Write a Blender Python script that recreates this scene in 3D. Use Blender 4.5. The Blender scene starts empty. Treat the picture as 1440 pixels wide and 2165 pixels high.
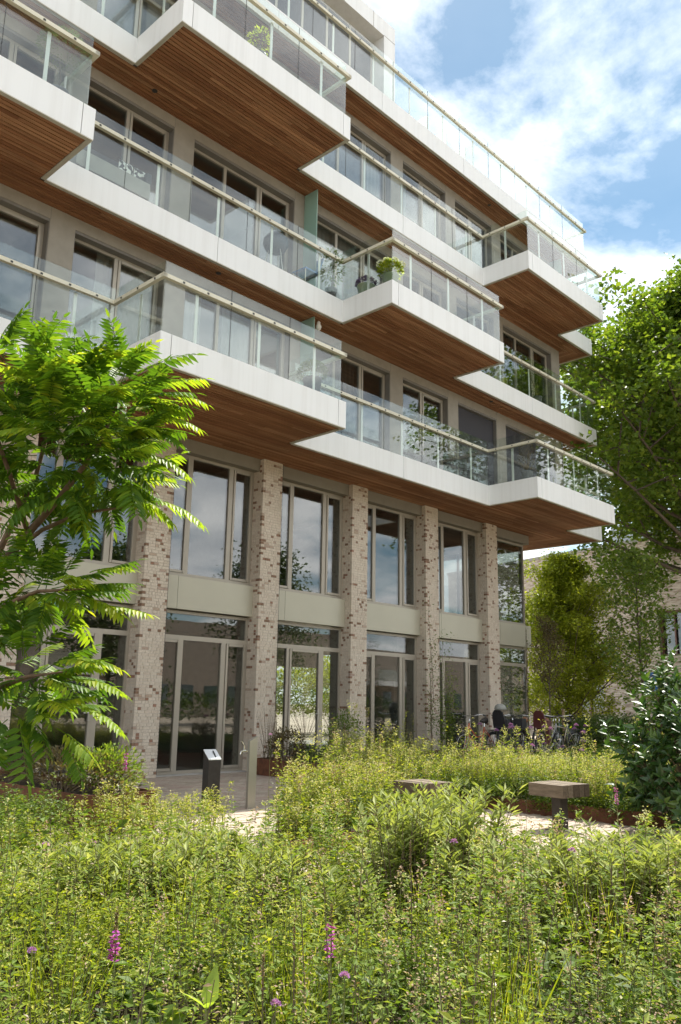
import bpy, math, random
import numpy as np
from mathutils import Vector, Matrix

R = random.Random(7)
N = np.random.default_rng(11)
SC = bpy.context.scene
COL = SC.collection
rad = math.radians

# ------------------------------------------------------------------ camera
CAM = np.array([-2.7358, -12.6079, 1.3129])
YAW, PIT, ROL, FPX = 0.8082, 0.2243, 0.0170, 1768.6
_rt = np.array([math.cos(YAW), -math.sin(YAW), 0.0])
FW = np.array([math.sin(YAW) * math.cos(PIT), math.cos(YAW) * math.cos(PIT), math.sin(PIT)])
_up = np.cross(_rt, FW)
RT = math.cos(ROL) * _rt + math.sin(ROL) * _up
UP = -math.sin(ROL) * _rt + math.cos(ROL) * _up
cd = bpy.data.cameras.new('camera')
cam = bpy.data.objects.new('camera', cd)
COL.objects.link(cam)
cd.sensor_fit = 'VERTICAL'
cd.sensor_height = 24
cd.lens = FPX / 2165 * 24
cd.clip_start = 0.05
cd.clip_end = 2000
cam.matrix_world = Matrix(((RT[0], UP[0], -FW[0], CAM[0]), (RT[1], UP[1], -FW[1], CAM[1]),
                           (RT[2], UP[2], -FW[2], CAM[2]), (0, 0, 0, 1)))
SC.camera = cam

# ------------------------------------------------------------------ sky and sun
SUN = np.array([0.73, 0.17, 1.0])
SUN = SUN / np.linalg.norm(SUN)
SUN_EL = math.asin(SUN[2])
SUN_AZ = math.atan2(SUN[0], SUN[1])
SKY_STRENGTH, SUN_STRENGTH, EXPOSURE = 0.055, 5.0, 1.18
world = bpy.data.worlds.new('World')
SC.world = world
world.use_nodes = True
wn = world.node_tree
wn.nodes.clear()


def wnode(t, **kw):
    n = wn.nodes.new(t)
    for k, v in kw.items():
        setattr(n, k, v)
    return n


def wmath(op, a, b=None, clamp=False):
    n = wnode('ShaderNodeMath', operation=op, use_clamp=clamp)
    for i, s in enumerate((a, b)):
        if s is None:
            continue
        if isinstance(s, (int, float)):
            n.inputs[i].default_value = s
        else:
            wn.links.new(s, n.inputs[i])
    return n.outputs[0]


sky = wnode('ShaderNodeTexSky', sky_type='NISHITA', sun_disc=False, sun_elevation=SUN_EL, sun_rotation=SUN_AZ,
            altitude=0, air_density=1.0, dust_density=0.15, ozone_density=2.0)
tc = wnode('ShaderNodeTexCoord')
sep = wnode('ShaderNodeSeparateXYZ')
wn.links.new(tc.outputs['Generated'], sep.inputs[0])
zz = wmath('ADD', wmath('MAXIMUM', sep.outputs[2], 0.0), 0.22)
cmb = wnode('ShaderNodeCombineXYZ')
wn.links.new(wmath('DIVIDE', sep.outputs[0], zz), cmb.inputs[0])
wn.links.new(wmath('DIVIDE', sep.outputs[1], zz), cmb.inputs[1])
off = wnode('ShaderNodeVectorMath', operation='ADD')
wn.links.new(cmb.outputs[0], off.inputs[0])
off.inputs[1].default_value = (2.9413, -8.6017, 0.5711)
n1 = wnode('ShaderNodeTexNoise', noise_dimensions='3D')
n1.inputs['Scale'].default_value = 1.9
n1.inputs['Detail'].default_value = 11
n1.inputs['Roughness'].default_value = 0.6
n1.inputs['Distortion'].default_value = 0.25
wn.links.new(off.outputs[0], n1.inputs['Vector'])
rp = wnode('ShaderNodeValToRGB')
rp.color_ramp.elements[0].position = 0.375
rp.color_ramp.elements[1].position = 0.56
rp.color_ramp.elements[0].color = (0.10, 0.10, 0.10, 1)
wn.links.new(n1.outputs['Fac'], rp.inputs[0])
n2 = wnode('ShaderNodeTexNoise', noise_dimensions='3D')
n2.inputs['Scale'].default_value = 3.3
n2.inputs['Detail'].default_value = 5
wn.links.new(off.outputs[0], n2.inputs['Vector'])
cr = wnode('ShaderNodeValToRGB')
cr.color_ramp.elements[0].position = 0.3
cr.color_ramp.elements[1].position = 0.62
cr.color_ramp.elements[0].color = (10.0, 10.7, 11.6, 1)
cr.color_ramp.elements[1].color = (19.0, 19.0, 18.9, 1)
wn.links.new(n2.outputs['Fac'], cr.inputs[0])
mx = wnode('ShaderNodeMix', data_type='RGBA')
wn.links.new(rp.outputs[0], mx.inputs['Factor'])
tint = wnode('ShaderNodeMix', data_type='RGBA', blend_type='MULTIPLY')
tint.inputs['Factor'].default_value = 1.0
wn.links.new(sky.outputs[0], tint.inputs['A'])
tint.inputs['B'].default_value = (0.73, 1.06, 1.05, 1)      # white balance of the clear sky
wn.links.new(tint.outputs['Result'], mx.inputs['A'])
wn.links.new(cr.outputs[0], mx.inputs['B'])
bg = wnode('ShaderNodeBackground')
bg.inputs['Strength'].default_value = SKY_STRENGTH
wn.links.new(mx.outputs['Result'], bg.inputs['Color'])
wo = wnode('ShaderNodeOutputWorld')
wn.links.new(bg.outputs[0], wo.inputs[0])

sl = bpy.data.lights.new('sun', 'SUN')
sl.energy = SUN_STRENGTH
sl.angle = rad(0.53)
sl.color = (1.0, 0.95, 0.86)
sun = bpy.data.objects.new('sun', sl)
COL.objects.link(sun)
sun.rotation_euler = Vector(tuple(SUN)).to_track_quat('Z', 'Y').to_euler()
sun.location = (20, 10, 40)
SC.view_settings.view_transform = 'Standard'
SC.view_settings.look = 'None'
SC.view_settings.exposure = EXPOSURE
SC.view_settings.gamma = 1
SC.view_settings.use_curve_mapping = False
SC.render.engine = 'CYCLES'
cy = SC.cycles
cy.use_denoising = True
cy.use_adaptive_sampling = True
cy.adaptive_threshold = 0.02
cy.max_bounces = 7
cy.diffuse_bounces = 3
cy.glossy_bounces = 4
cy.transmission_bounces = 4
cy.transparent_max_bounces = 20
cy.sample_clamp_indirect = 6
cy.caustics_reflective = False
cy.caustics_refractive = False


# ------------------------------------------------------------------ helpers
def pix(u, v, d):
    """a point d metres deep in the viewing direction"""
    r = FW + RT * (u - 720) / FPX - UP * (v - 1082.5) / FPX
    return CAM + d * r


def proj(p):
    d = np.asarray(p, float) - CAM
    w = d @ FW
    return 720 + FPX * (d @ RT) / w, 1082.5 - FPX * (d @ UP) / w, w


def link(o, parent=None):
    COL.objects.link(o)
    if parent is not None:
        o.parent = parent
    return o


def tag(o, label=None, cat=None, group=None, kind=None):
    if label:
        o['label'] = label
    if cat:
        o['category'] = cat
    if group:
        o['group'] = group
    if kind:
        o['kind'] = kind
    return o


def empty(name, loc=(0, 0, 0), rz=0, parent=None):
    o = bpy.data.objects.new(name, None)
    o.location = [float(c) for c in loc]
    o.rotation_euler = (0, 0, rz)
    o.empty_display_size = 0.2
    return link(o, parent)


class MB:
    def __init__(s):
        s.v, s.f = [], []

    def add(s, vs, fs):
        k = len(s.v)
        s.v.extend([tuple(map(float, p)) for p in vs])
        s.f.extend([tuple(i + k for i in f) for f in fs])
        return s

    def box(s, x0, x1, y0, y1, z0, z1):
        return s.add([(x0, y0, z0), (x1, y0, z0), (x1, y1, z0), (x0, y1, z0), (x0, y0, z1), (x1, y0, z1), (x1, y1, z1), (x0, y1, z1)],
                     [(0, 3, 2, 1), (4, 5, 6, 7), (0, 1, 5, 4), (1, 2, 6, 5), (2, 3, 7, 6), (3, 0, 4, 7)])

    def tube(s, pts, r, n=6, caps=True):
        pts = [np.array(p, float) for p in pts]
        m = len(pts)
        rs = r if hasattr(r, '__len__') else [r] * m
        k = len(s.v)
        ref = None
        for i, p in enumerate(pts):
            t = pts[min(i + 1, m - 1)] - pts[max(i - 1, 0)]
            t = t / (np.linalg.norm(t) + 1e-9)
            if ref is None:
                ref = np.array([0, 0, 1.0]) if abs(t[2]) < 0.9 else np.array([1.0, 0, 0])
            a = np.cross(t, ref)
            a /= np.linalg.norm(a) + 1e-9
            b = np.cross(a, t)
            ref = b
            for j in range(n):
                q = 2 * math.pi * j / n
                s.v.append(tuple(p + rs[i] * (math.cos(q) * a + math.sin(q) * b)))
        for i in range(m - 1):
            for j in range(n):
                j2 = (j + 1) % n
                s.f.append((k + i * n + j, k + i * n + j2, k + (i + 1) * n + j2, k + (i + 1) * n + j))
        if caps:
            s.f.append(tuple(k + j for j in range(n))[::-1])
            s.f.append(tuple(k + (m - 1) * n + j for j in range(n)))
        return s

    def lathe(s, prof, c=(0, 0, 0), n=16):
        k = len(s.v)
        for r, z in prof:
            for j in range(n):
                q = 2 * math.pi * j / n
                s.v.append((c[0] + r * math.cos(q), c[1] + r * math.sin(q), c[2] + z))
        for i in range(len(prof) - 1):
            for j in range(n):
                j2 = (j + 1) % n
                s.f.append((k + i * n + j, k + i * n + j2, k + (i + 1) * n + j2, k + (i + 1) * n + j))
        s.f.append(tuple(k + j for j in range(n))[::-1])
        s.f.append(tuple(k + (len(prof) - 1) * n + j for j in range(n)))
        return s

    def torus(s, c, Rr, r, n=24, m=6, a0=0, a1=2 * math.pi, wide=1.0):
        """ring in the xz plane"""
        k = len(s.v)
        full = abs(a1 - a0 - 2 * math.pi) < 1e-6
        cnt = n if full else n + 1
        for i in range(cnt):
            q = a0 + (a1 - a0) * i / n
            for j in range(m):
                w = 2 * math.pi * j / m
                rr = Rr + r * math.cos(w)
                s.v.append((c[0] + rr * math.cos(q), c[1] + r * wide * math.sin(w), c[2] + rr * math.sin(q)))
        for i in range(n):
            i2 = (i + 1) % cnt
            for j in range(m):
                j2 = (j + 1) % m
                s.f.append((k + i * m + j, k + i * m + j2, k + i2 * m + j2, k + i2 * m + j))
        return s

    def mesh(s, name, mat, smooth=False):
        me = bpy.data.meshes.new(name)
        me.from_pydata(s.v, [], s.f)
        me.materials.append(mat)
        if smooth:
            me.polygons.foreach_set('use_smooth', [True] * len(me.polygons))
        me.update()
        return me

    def build(s, name, mat, parent=None, smooth=False, loc=None):
        o = bpy.data.objects.new(name, s.mesh(name, mat, smooth))
        if loc is not None:
            o.location = loc
        return link(o, parent)


def arr_obj(name, V, F, mat, parent=None, smooth=False):
    me = bpy.data.meshes.new(name)
    me.from_pydata(V.reshape(-1, 3).tolist() if len(V) < 10 else V.reshape(-1, 3), [], F)
    me.materials.append(mat)
    if smooth:
        me.polygons.foreach_set('use_smooth', np.ones(len(me.polygons), bool))
    me.update()
    return link(bpy.data.objects.new(name, me), parent)


_unit = {}


def ubox(name, mat, parent, x0, x1, y0, y1, z0, z1, bev=0.0):
    """a box object that shares one unit mesh per material"""
    key = (mat.name, bev)
    if key not in _unit:
        _unit[key] = MB().box(-.5, .5, -.5, .5, -.5, .5).mesh('block_' + mat.name, mat)
    o = bpy.data.objects.new(name, _unit[key])
    o.location = ((x0 + x1) / 2, (y0 + y1) / 2, (z0 + z1) / 2)
    o.scale = (x1 - x0, y1 - y0, z1 - z0)
    return link(o, parent)


# ------------------------------------------------------------------ materials
def newmat(name):
    m = bpy.data.materials.new(name)
    m.use_nodes = True
    nt = m.node_tree
    nt.nodes.clear()
    out = nt.nodes.new('ShaderNodeOutputMaterial')
    return m, nt, out


def nd(nt, t, ins=None, **kw):
    n = nt.nodes.new(t)
    for k, v in kw.items():
        setattr(n, k, v)
    for k, v in (ins or {}).items():
        if hasattr(v, 'is_output') or hasattr(v, 'links'):
            nt.links.new(v, n.inputs[k])
        else:
            n.inputs[k].default_value = v
    return n


def mixc(nt, fac, a, b, blend='MIX'):
    n = nt.nodes.new('ShaderNodeMix')
    n.data_type = 'RGBA'
    n.blend_type = blend
    for nm, v in (('Factor', fac), ('A', a), ('B', b)):
        sock = [s for s in n.inputs if s.name == nm and (s.type == 'RGBA' or nm == 'Factor' and s.type == 'VALUE')][0]
        if hasattr(v, 'is_output'):
            nt.links.new(v, sock)
        elif isinstance(v, (int, float)):
            sock.default_value = v
        else:
            sock.default_value = (*v, 1) if len(v) == 3 else v
    return [s for s in n.outputs if s.type == 'RGBA'][0]


def rnd(nt):
    """one random number per object and per loose piece"""
    oi = nd(nt, 'ShaderNodeObjectInfo')
    g = nd(nt, 'ShaderNodeNewGeometry')
    a = nd(nt, 'ShaderNodeMath', {0: oi.outputs['Random'], 1: g.outputs['Random Per Island']}, operation='ADD')
    return nd(nt, 'ShaderNodeMath', {0: a.outputs[0]}, operation='FRACT').outputs[0]


def ramp(nt, fac, stops):
    n = nt.nodes.new('ShaderNodeValToRGB')
    e = n.color_ramp.elements
    while len(e) < len(stops):
        e.new(0.5)
    for i, (p, c) in enumerate(stops):
        e[i].position = p
        e[i].color = (*c, 1)
    nt.links.new(fac, n.inputs[0])
    return n.outputs[0]


def noise(nt, scale, detail=4, rough=0.55, vec=None, mapscale=None):
    g = nd(nt, 'ShaderNodeNewGeometry')
    v = vec or g.outputs['Position']
    if mapscale:
        mp = nd(nt, 'ShaderNodeMapping', {'Vector': v, 'Scale': mapscale})
        v = mp.outputs[0]
    n = nd(nt, 'ShaderNodeTexNoise', {'Vector': v, 'Scale': scale, 'Detail': detail, 'Roughness': rough})
    return n.outputs['Fac']


def principled(nt, out, **ins):
    b = nd(nt, 'ShaderNodeBsdfPrincipled', ins)
    nt.links.new(b.outputs[0], out.inputs[0])
    return b


def bump(nt, h, strength=0.3, dist=0.01):
    return nd(nt, 'ShaderNodeBump', {'Height': h, 'Strength': strength, 'Distance': dist}).outputs[0]


def plain(name, col, rough=0.5, metal=0.0, var=0.08, scale=6.0, spec=0.5, bmp=0.0, bscale=60, coat=0.0):
    m, nt, out = newmat(name)
    f = noise(nt, scale, 5)
    lo = tuple(c * (1 - var) for c in col)
    hi = tuple(min(1, c * (1 + var)) for c in col)
    c = ramp(nt, f, [(0.3, lo), (0.7, hi)])
    ins = {'Base Color': c, 'Roughness': rough, 'Metallic': metal, 'Specular IOR Level': spec, 'Coat Weight': coat}
    if bmp:
        ins['Normal'] = bump(nt, noise(nt, bscale, 3), bmp, 0.004)
    principled(nt, out, **ins)
    return m


def leafmat(name, c1, c2, c3=None, trans=0.4, rough=0.45, spec=0.4, tcol=1.5):
    m, nt, out = newmat(name)
    r = rnd(nt)
    st = [(0.0, c1), (0.75, c2)] + ([(1.0, c3)] if c3 else [])
    c = ramp(nt, r, st)
    p = nd(nt, 'ShaderNodeBsdfPrincipled', {'Base Color': c, 'Roughness': rough, 'Specular IOR Level': spec})
    tcx = mixc(nt, 1.0, c, (tcol, tcol * 0.98, tcol * 0.45), 'MULTIPLY')
    t = nd(nt, 'ShaderNodeBsdfTranslucent', {'Color': tcx})
    mx = nd(nt, 'ShaderNodeMixShader', {0: trans, 1: p.outputs[0], 2: t.outputs[0]})
    nt.links.new(mx.outputs[0], out.inputs[0])
    return m


def glassmat(name, tint=(0.9, 0.94, 0.92), f0=0.06, rough=0.0, power=5.0):
    """thin pane: clear, mirror share grows towards grazing angles"""
    m, nt, out = newmat(name)
    g = nd(nt, 'ShaderNodeNewGeometry')
    wv = noise(nt, 0.9, 2)
    nb = bump(nt, wv, 0.04, 0.02)
    d = nd(nt, 'ShaderNodeVectorMath', {0: g.outputs['Incoming'], 1: g.outputs['Normal']}, operation='DOT_PRODUCT')
    a = nd(nt, 'ShaderNodeMath', {0: d.outputs['Value']}, operation='ABSOLUTE')
    b = nd(nt, 'ShaderNodeMath', {0: 1.0, 1: a.outputs[0]}, operation='SUBTRACT', use_clamp=True)
    c = nd(nt, 'ShaderNodeMath', {0: b.outputs[0], 1: power}, operation='POWER')
    e = nd(nt, 'ShaderNodeMath', {0: c.outputs[0], 1: 1 - f0, 2: f0}, operation='MULTIPLY_ADD')
    t = nd(nt, 'ShaderNodeBsdfTransparent', {'Color': (*tint, 1)})
    gl = nd(nt, 'ShaderNodeBsdfGlossy', {'Color': (1, 1, 1, 1), 'Roughness': rough, 'Normal': nb})
    mx = nd(nt, 'ShaderNodeMixShader', {0: e.outputs[0], 1: t.outputs[0], 2: gl.outputs[0]})
    nt.links.new(mx.outputs[0], out.inputs[0])
    return m


M = {}
M['white'] = plain('white_aluminium', (0.80, 0.81, 0.80), 0.42, 0, 0.02, 1.2)
_m, _nt, _o = newmat('white_aluminium_panel')
_f = noise(_nt, 1.0, 5, 0.6, mapscale=(9, 9, 0.35))
_g = noise(_nt, 0.7, 4)
_c = mixc(_nt, 1.0, ramp(_nt, _f, [(0.30, (0.745, 0.745, 0.73)), (0.55, (0.80, 0.805, 0.795))]), ramp(_nt, _g, [(0.3, (0.95, 0.955, 0.95)), (0.7, (1.0, 1.0, 1.0))]), 'MULTIPLY')
principled(_nt, _o, **{'Base Color': _c, 'Roughness': 0.42})
M['white'] = _m
M['core'] = plain('slab_core', (0.10, 0.10, 0.10), 0.8)
M['deck'] = plain('deck_grey', (0.30, 0.29, 0.27), 0.8)
M['trim'] = plain('trim_beige', (0.55, 0.52, 0.43), 0.4, 0.3, 0.05)
M['rail'] = plain('rail_cream', (0.66, 0.63, 0.50), 0.4, 0.0, 0.04)
M['post'] = plain('post_pale', (0.72, 0.72, 0.68), 0.35, 0.1, 0.03)
M['fix'] = plain('fixing_dark', (0.05, 0.05, 0.045), 0.5, 0.4)
M['render'] = plain('wall_render', (0.315, 0.285, 0.238), 0.85, 0, 0.07, 5, 0.2, 0.3, 220)
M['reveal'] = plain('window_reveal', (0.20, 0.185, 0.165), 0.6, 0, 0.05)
M['frame'] = plain('window_frame', (0.42, 0.375, 0.305), 0.42, 0.25, 0.03)
M['spandrel'] = plain('spandrel_metal', (0.50, 0.47, 0.365), 0.4, 0.15, 0.03, 1.5)
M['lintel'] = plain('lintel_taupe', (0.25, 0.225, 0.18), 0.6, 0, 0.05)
M['blindfill'] = plain('blind_and_dark_fill', (0.045, 0.042, 0.048), 0.75, 0, 0.04)
M['room'] = plain('room_wall', (0.32, 0.30, 0.27), 0.9)
M['roomdark'] = plain('room_floor', (0.16, 0.14, 0.12), 0.6)
M['concrete'] = plain('concrete', (0.42, 0.40, 0.37), 0.85, 0, 0.12, 3, 0.3, 0.3, 80)
M['glass'] = glassmat('window_glass', (0.66, 0.69, 0.67), 0.11)
M['glassup'] = glassmat('upper_window_glass', (0.68, 0.71, 0.70), 0.125)
M['glassrail'] = glassmat('balustrade_glass', (0.925, 0.966, 0.948), 0.062, 0, 4.2)
M['glassdark'] = glassmat('penthouse_glass', (0.5, 0.52, 0.54), 0.03)
M['screen'] = None
M['curtain'] = plain('curtain_linen', (0.62, 0.61, 0.56), 0.9, 0, 0.05, 20)
M['curtaindark'] = plain('curtain_brown', (0.20, 0.15, 0.12), 0.9, 0, 0.05, 20)
M['mortar'] = plain('mortar', (0.60, 0.55, 0.48), 0.95, 0, 0.08, 30, 0.2)
M['steel'] = plain('stainless_steel', (0.52, 0.50, 0.45), 0.38, 0.85, 0.04)
M['darksteel'] = plain('dark_steel', (0.045, 0.04, 0.036), 0.5, 0.3, 0.2, 20)
M['soil'] = plain('soil', (0.05, 0.036, 0.024), 0.95, 0, 0.4, 14, 0.2, 0.6, 60)
M['bark'] = plain('bark', (0.12, 0.095, 0.07), 0.9, 0, 0.3, 12, 0.2, 0.6, 90)
M['barkred'] = plain('bark_sumac', (0.17, 0.11, 0.07), 0.8, 0, 0.25, 16, 0.2, 0.4, 90)
M['twig'] = plain('twig_brown', (0.14, 0.10, 0.06), 0.8, 0, 0.3, 30)
M['stem'] = plain('stem_green', (0.16, 0.17, 0.055), 0.7, 0, 0.3, 30)
M['rubber'] = plain('rubber', (0.02, 0.02, 0.02), 0.8)
M['chrome'] = plain('chrome', (0.7, 0.7, 0.7), 0.18, 1.0, 0.02)
M['blackplastic'] = plain('black_plastic', (0.022, 0.022, 0.024), 0.5)

# frosted green privacy glass
_m, _nt, _o = newmat('privacy_glass')
_p = nd(_nt, 'ShaderNodeBsdfPrincipled', {'Base Color': (0.42, 0.56, 0.50, 1), 'Roughness': 0.25})
_t = nd(_nt, 'ShaderNodeBsdfTranslucent', {'Color': (0.55, 0.72, 0.65, 1)})
_x = nd(_nt, 'ShaderNodeMixShader', {0: 0.55, 1: _p.outputs[0], 2: _t.outputs[0]})
_nt.links.new(_x.outputs[0], _o.inputs[0])
M['screen'] = _m

# weathered soffit timber: long grain along the board
def woodmat(name, axis, a, b, c):
    m, nt, out = newmat(name)
    sc = (0.7, 26, 26) if axis == 'x' else (26, 0.7, 26)
    f = noise(nt, 1.6, 6, 0.6, mapscale=sc)
    r = rnd(nt)
    base = ramp(nt, r, [(0.0, a), (0.45, b), (0.85, c), (1.0, tuple(x * 1.25 for x in c))])
    col = mixc(nt, 1.0, base, ramp(nt, f, [(0.25, (0.55, 0.5, 0.46)), (0.75, (1.25, 1.22, 1.18))]), 'MULTIPLY')
    col = mixc(nt, 0.6, col, ramp(nt, noise(nt, 0.9, 3), [(0.35, (0.72, 0.72, 0.72)), (0.7, (1.1, 1.08, 1.05))]), 'MULTIPLY')
    principled(nt, out, **{'Base Color': col, 'Roughness': 0.75, 'Specular IOR Level': 0.25, 'Normal': bump(nt, f, 0.25, 0.003)})
    return m


M['wood'] = woodmat('soffit_timber', 'x', (0.26, 0.12, 0.062), (0.325, 0.16, 0.082), (0.39, 0.215, 0.12))
M['woody'] = woodmat('soffit_timber_side', 'y', (0.26, 0.12, 0.062), (0.325, 0.16, 0.082), (0.39, 0.215, 0.12))
M['oldwood'] = woodmat('stool_timber', 'y', (0.13, 0.105, 0.075), (0.17, 0.135, 0.10), (0.21, 0.175, 0.13))
M['stake'] = woodmat('stake_timber', 'y', (0.30, 0.22, 0.13), (0.36, 0.27, 0.17), (0.42, 0.32, 0.2))


def brickmat(name, a, b, c):
    m, nt, out = newmat(name)
    r = rnd(nt)
    base = ramp(nt, r, [(0.0, a), (0.5, b), (1.0, c)])
    f = noise(nt, 38, 5, 0.65)
    col = mixc(nt, 1.0, base, ramp(nt, f, [(0.25, (0.78, 0.75, 0.72)), (0.75, (1.14, 1.14, 1.14))]), 'MULTIPLY')
    big = noise(nt, 0.7, 3)
    col = mixc(nt, 0.5, col, ramp(nt, big, [(0.3, (0.82, 0.80, 0.78)), (0.7, (1.08, 1.08, 1.08))]), 'MULTIPLY')
    principled(nt, out, **{'Base Color': col, 'Roughness': 0.88, 'Specular IOR Level': 0.25, 'Normal': bump(nt, f, 0.5, 0.004)})
    return m


M['brick'] = brickmat('brick_cream', (0.64, 0.56, 0.46), (0.70, 0.625, 0.525), (0.65, 0.56, 0.46))
M['brickmid'] = brickmat('brick_buff', (0.50, 0.39, 0.30), (0.52, 0.42, 0.33), (0.46, 0.35, 0.29))
M['brickdark'] = brickmat('brick_brown', (0.25, 0.155, 0.105), (0.30, 0.20, 0.14), (0.36, 0.21, 0.15))
M['paver'] = brickmat('paver_stone', (0.36, 0.305, 0.245), (0.44, 0.385, 0.315), (0.39, 0.30, 0.25))


def cortenmat():
    m, nt, out = newmat('corten_steel')
    f = noise(nt, 9, 6, 0.7)
    col = ramp(nt, f, [(0.3, (0.075, 0.03, 0.018)), (0.55, (0.15, 0.058, 0.028)), (0.8, (0.23, 0.10, 0.045))])
    principled(nt, out, **{'Base Color': col, 'Roughness': 0.85, 'Normal': bump(nt, f, 0.3, 0.004)})
    return m


M['corten'] = cortenmat()

# foliage
M['lf_sumac'] = leafmat('leaf_sumac', (0.05, 0.115, 0.010), (0.095, 0.18, 0.013), (0.17, 0.25, 0.018), 0.45, 0.5, 0.25)
M['lf_sumac_young_lit'] = leafmat('leaf_sumac_young_lit', (0.16, 0.26, 0.02), (0.24, 0.33, 0.025), (0.36, 0.38, 0.03), 0.5, 0.5, 0.25)
M['lf_poplar'] = leafmat('leaf_poplar', (0.075, 0.135, 0.016), (0.125, 0.19, 0.02), (0.20, 0.255, 0.032), 0.42, 0.5, 0.3)
M['lf_maple'] = leafmat('leaf_maple', (0.18, 0.24, 0.02), (0.28, 0.33, 0.028), (0.40, 0.43, 0.05), 0.48, 0.45, 0.4)
M['lf_slender'] = leafmat('leaf_slender', (0.08, 0.14, 0.02), (0.14, 0.21, 0.03), (0.21, 0.26, 0.04), 0.35)
M['lf_brown'] = leafmat('leaf_brown', (0.10, 0.085, 0.04), (0.15, 0.11, 0.05), (0.16, 0.15, 0.06), 0.3)
M['lf_laurel'] = leafmat('leaf_laurel', (0.022, 0.06, 0.013), (0.045, 0.10, 0.018), (0.12, 0.19, 0.03), 0.24, 0.36, 0.5)
M['lf_hedge'] = leafmat('leaf_hedge', (0.035, 0.07, 0.015), (0.07, 0.11, 0.022), (0.12, 0.16, 0.03), 0.3)
M['lf_herb'] = leafmat('leaf_herb', (0.14, 0.195, 0.016), (0.235, 0.285, 0.022), (0.42, 0.41, 0.065), 0.45, 0.6, 0.12)
M['lf_herb2'] = leafmat('leaf_herb_cool', (0.095, 0.155, 0.02), (0.165, 0.235, 0.032), (0.29, 0.32, 0.07), 0.4, 0.6, 0.15)
M['lf_low'] = leafmat('leaf_low', (0.05, 0.095, 0.012), (0.105, 0.165, 0.018), (0.19, 0.23, 0.03), 0.35, 0.55, 0.2)
M['lf_sage'] = leafmat('leaf_sage', (0.19, 0.235, 0.06), (0.28, 0.33, 0.095), (0.40, 0.43, 0.16), 0.38, 0.6, 0.2, 1.3)
M['lf_dry'] = leafmat('flower_dry', (0.30, 0.20, 0.14), (0.42, 0.30, 0.215), (0.50, 0.39, 0.29), 0.35, 0.7, 0.2, 1.2)
M['lf_cream'] = leafmat('flower_cream', (0.40, 0.38, 0.14), (0.50, 0.48, 0.22), (0.58, 0.55, 0.34), 0.35, 0.7, 0.2, 1.2)
M['lf_olive'] = leafmat('leaf_olive', (0.13, 0.16, 0.085), (0.2, 0.23, 0.12), None, 0.3)
M['purple'] = leafmat('flower_purple', (0.42, 0.06, 0.40), (0.55, 0.12, 0.50), (0.62, 0.22, 0.6), 0.3, 0.6, 0.2, 1.1)
M['lilac'] = leafmat('flower_lilac', (0.36, 0.16, 0.40), (0.46, 0.24, 0.52), None, 0.3, 0.6, 0.2, 1.1)
M['violet'] = leafmat('flower_violet', (0.10, 0.06, 0.16), (0.22, 0.17, 0.30), (0.34, 0.30, 0.42), 0.2, 0.6, 0.2, 1.0)
M['whitefl'] = leafmat('flower_white', (0.70, 0.74, 0.58), (0.82, 0.83, 0.74), None, 0.3, 0.6, 0.2, 1.0)
M['spent'] = leafmat('flower_spent', (0.15, 0.10, 0.05), (0.22, 0.15, 0.08), None, 0.2)


# ------------------------------------------------------------------ leaf clouds
def unit(a):
    return a / (np.linalg.norm(a, axis=-1, keepdims=True) + 1e-9)


def leaves(P, D, L, W, up=None, fold=0.18):
    """N folded diamond leaves: base P, direction D, length L, width W -> verts, triangles"""
    n = len(P)
    D = unit(D)
    if up is None:
        up = np.tile(np.array([0, 0, 1.0]), (n, 1)) + N.normal(0, 0.35, (n, 3))
    S = unit(np.cross(D, up))
    U = np.cross(S, D)
    L = np.broadcast_to(L, n)[:, None]
    W = np.broadcast_to(W, n)[:, None]
    V = np.empty((n, 4, 3))
    V[:, 0] = P
    V[:, 2] = P + D * L
    mid = P + D * L * 0.45 + U * W * fold
    V[:, 1] = mid + S * W * 0.5
    V[:, 3] = mid - S * W * 0.5
    k = np.arange(n)[:, None] * 4
    F = np.concatenate([k + np.array([0, 1, 2]), k + np.array([0, 2, 3])], 1).reshape(-1, 3)
    return V.reshape(-1, 3), F


def merge(*vf):
    Vs, Fs, k = [], [], 0
    for V, F in vf:
        Vs.append(V)
        Fs.append(F + k)
        k += len(V)
    return np.concatenate(Vs), np.concatenate(Fs)


def rdir(n, zmin=-1.0, zmax=1.0):
    z = N.uniform(zmin, zmax, n)
    a = N.uniform(0, 2 * math.pi, n)
    r = np.sqrt(np.maximum(0, 1 - z * z))
    return np.stack([r * np.cos(a), r * np.sin(a), z], 1)


def stems(P0, P1, r0, r1):
    """three-sided tapered stems"""
    n = len(P0)
    D = unit(P1 - P0)
    ref = np.tile(np.array([0.31, 0.77, 0.2]), (n, 1))
    A = unit(np.cross(D, ref))
    B = np.cross(D, A)
    V = np.empty((n, 6, 3))
    for j in range(3):
        q = 2 * math.pi * j / 3
        o = math.cos(q) * A + math.sin(q) * B
        V[:, j] = P0 + o * r0
        V[:, 3 + j] = P1 + o * r1
    k = np.arange(n)[:, None] * 6
    F = np.concatenate([k + np.array(t) for t in ((0, 1, 4), (0, 4, 3), (1, 2, 5), (1, 5, 4), (2, 0, 3), (2, 3, 5))], 1).reshape(-1, 3)
    return V.reshape(-1, 3), F


def inpoly(P, poly):
    x, y = P[:, 0], P[:, 1]
    ins = np.zeros(len(P), bool)
    j = len(poly) - 1
    for i in range(len(poly)):
        xi, yi = poly[i]
        xj, yj = poly[j]
        c = ((yi > y) != (yj > y)) & (x < (xj - xi) * (y - yi) / (yj - yi + 1e-12) + xi)
        ins ^= c
        j = i
    return ins


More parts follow.
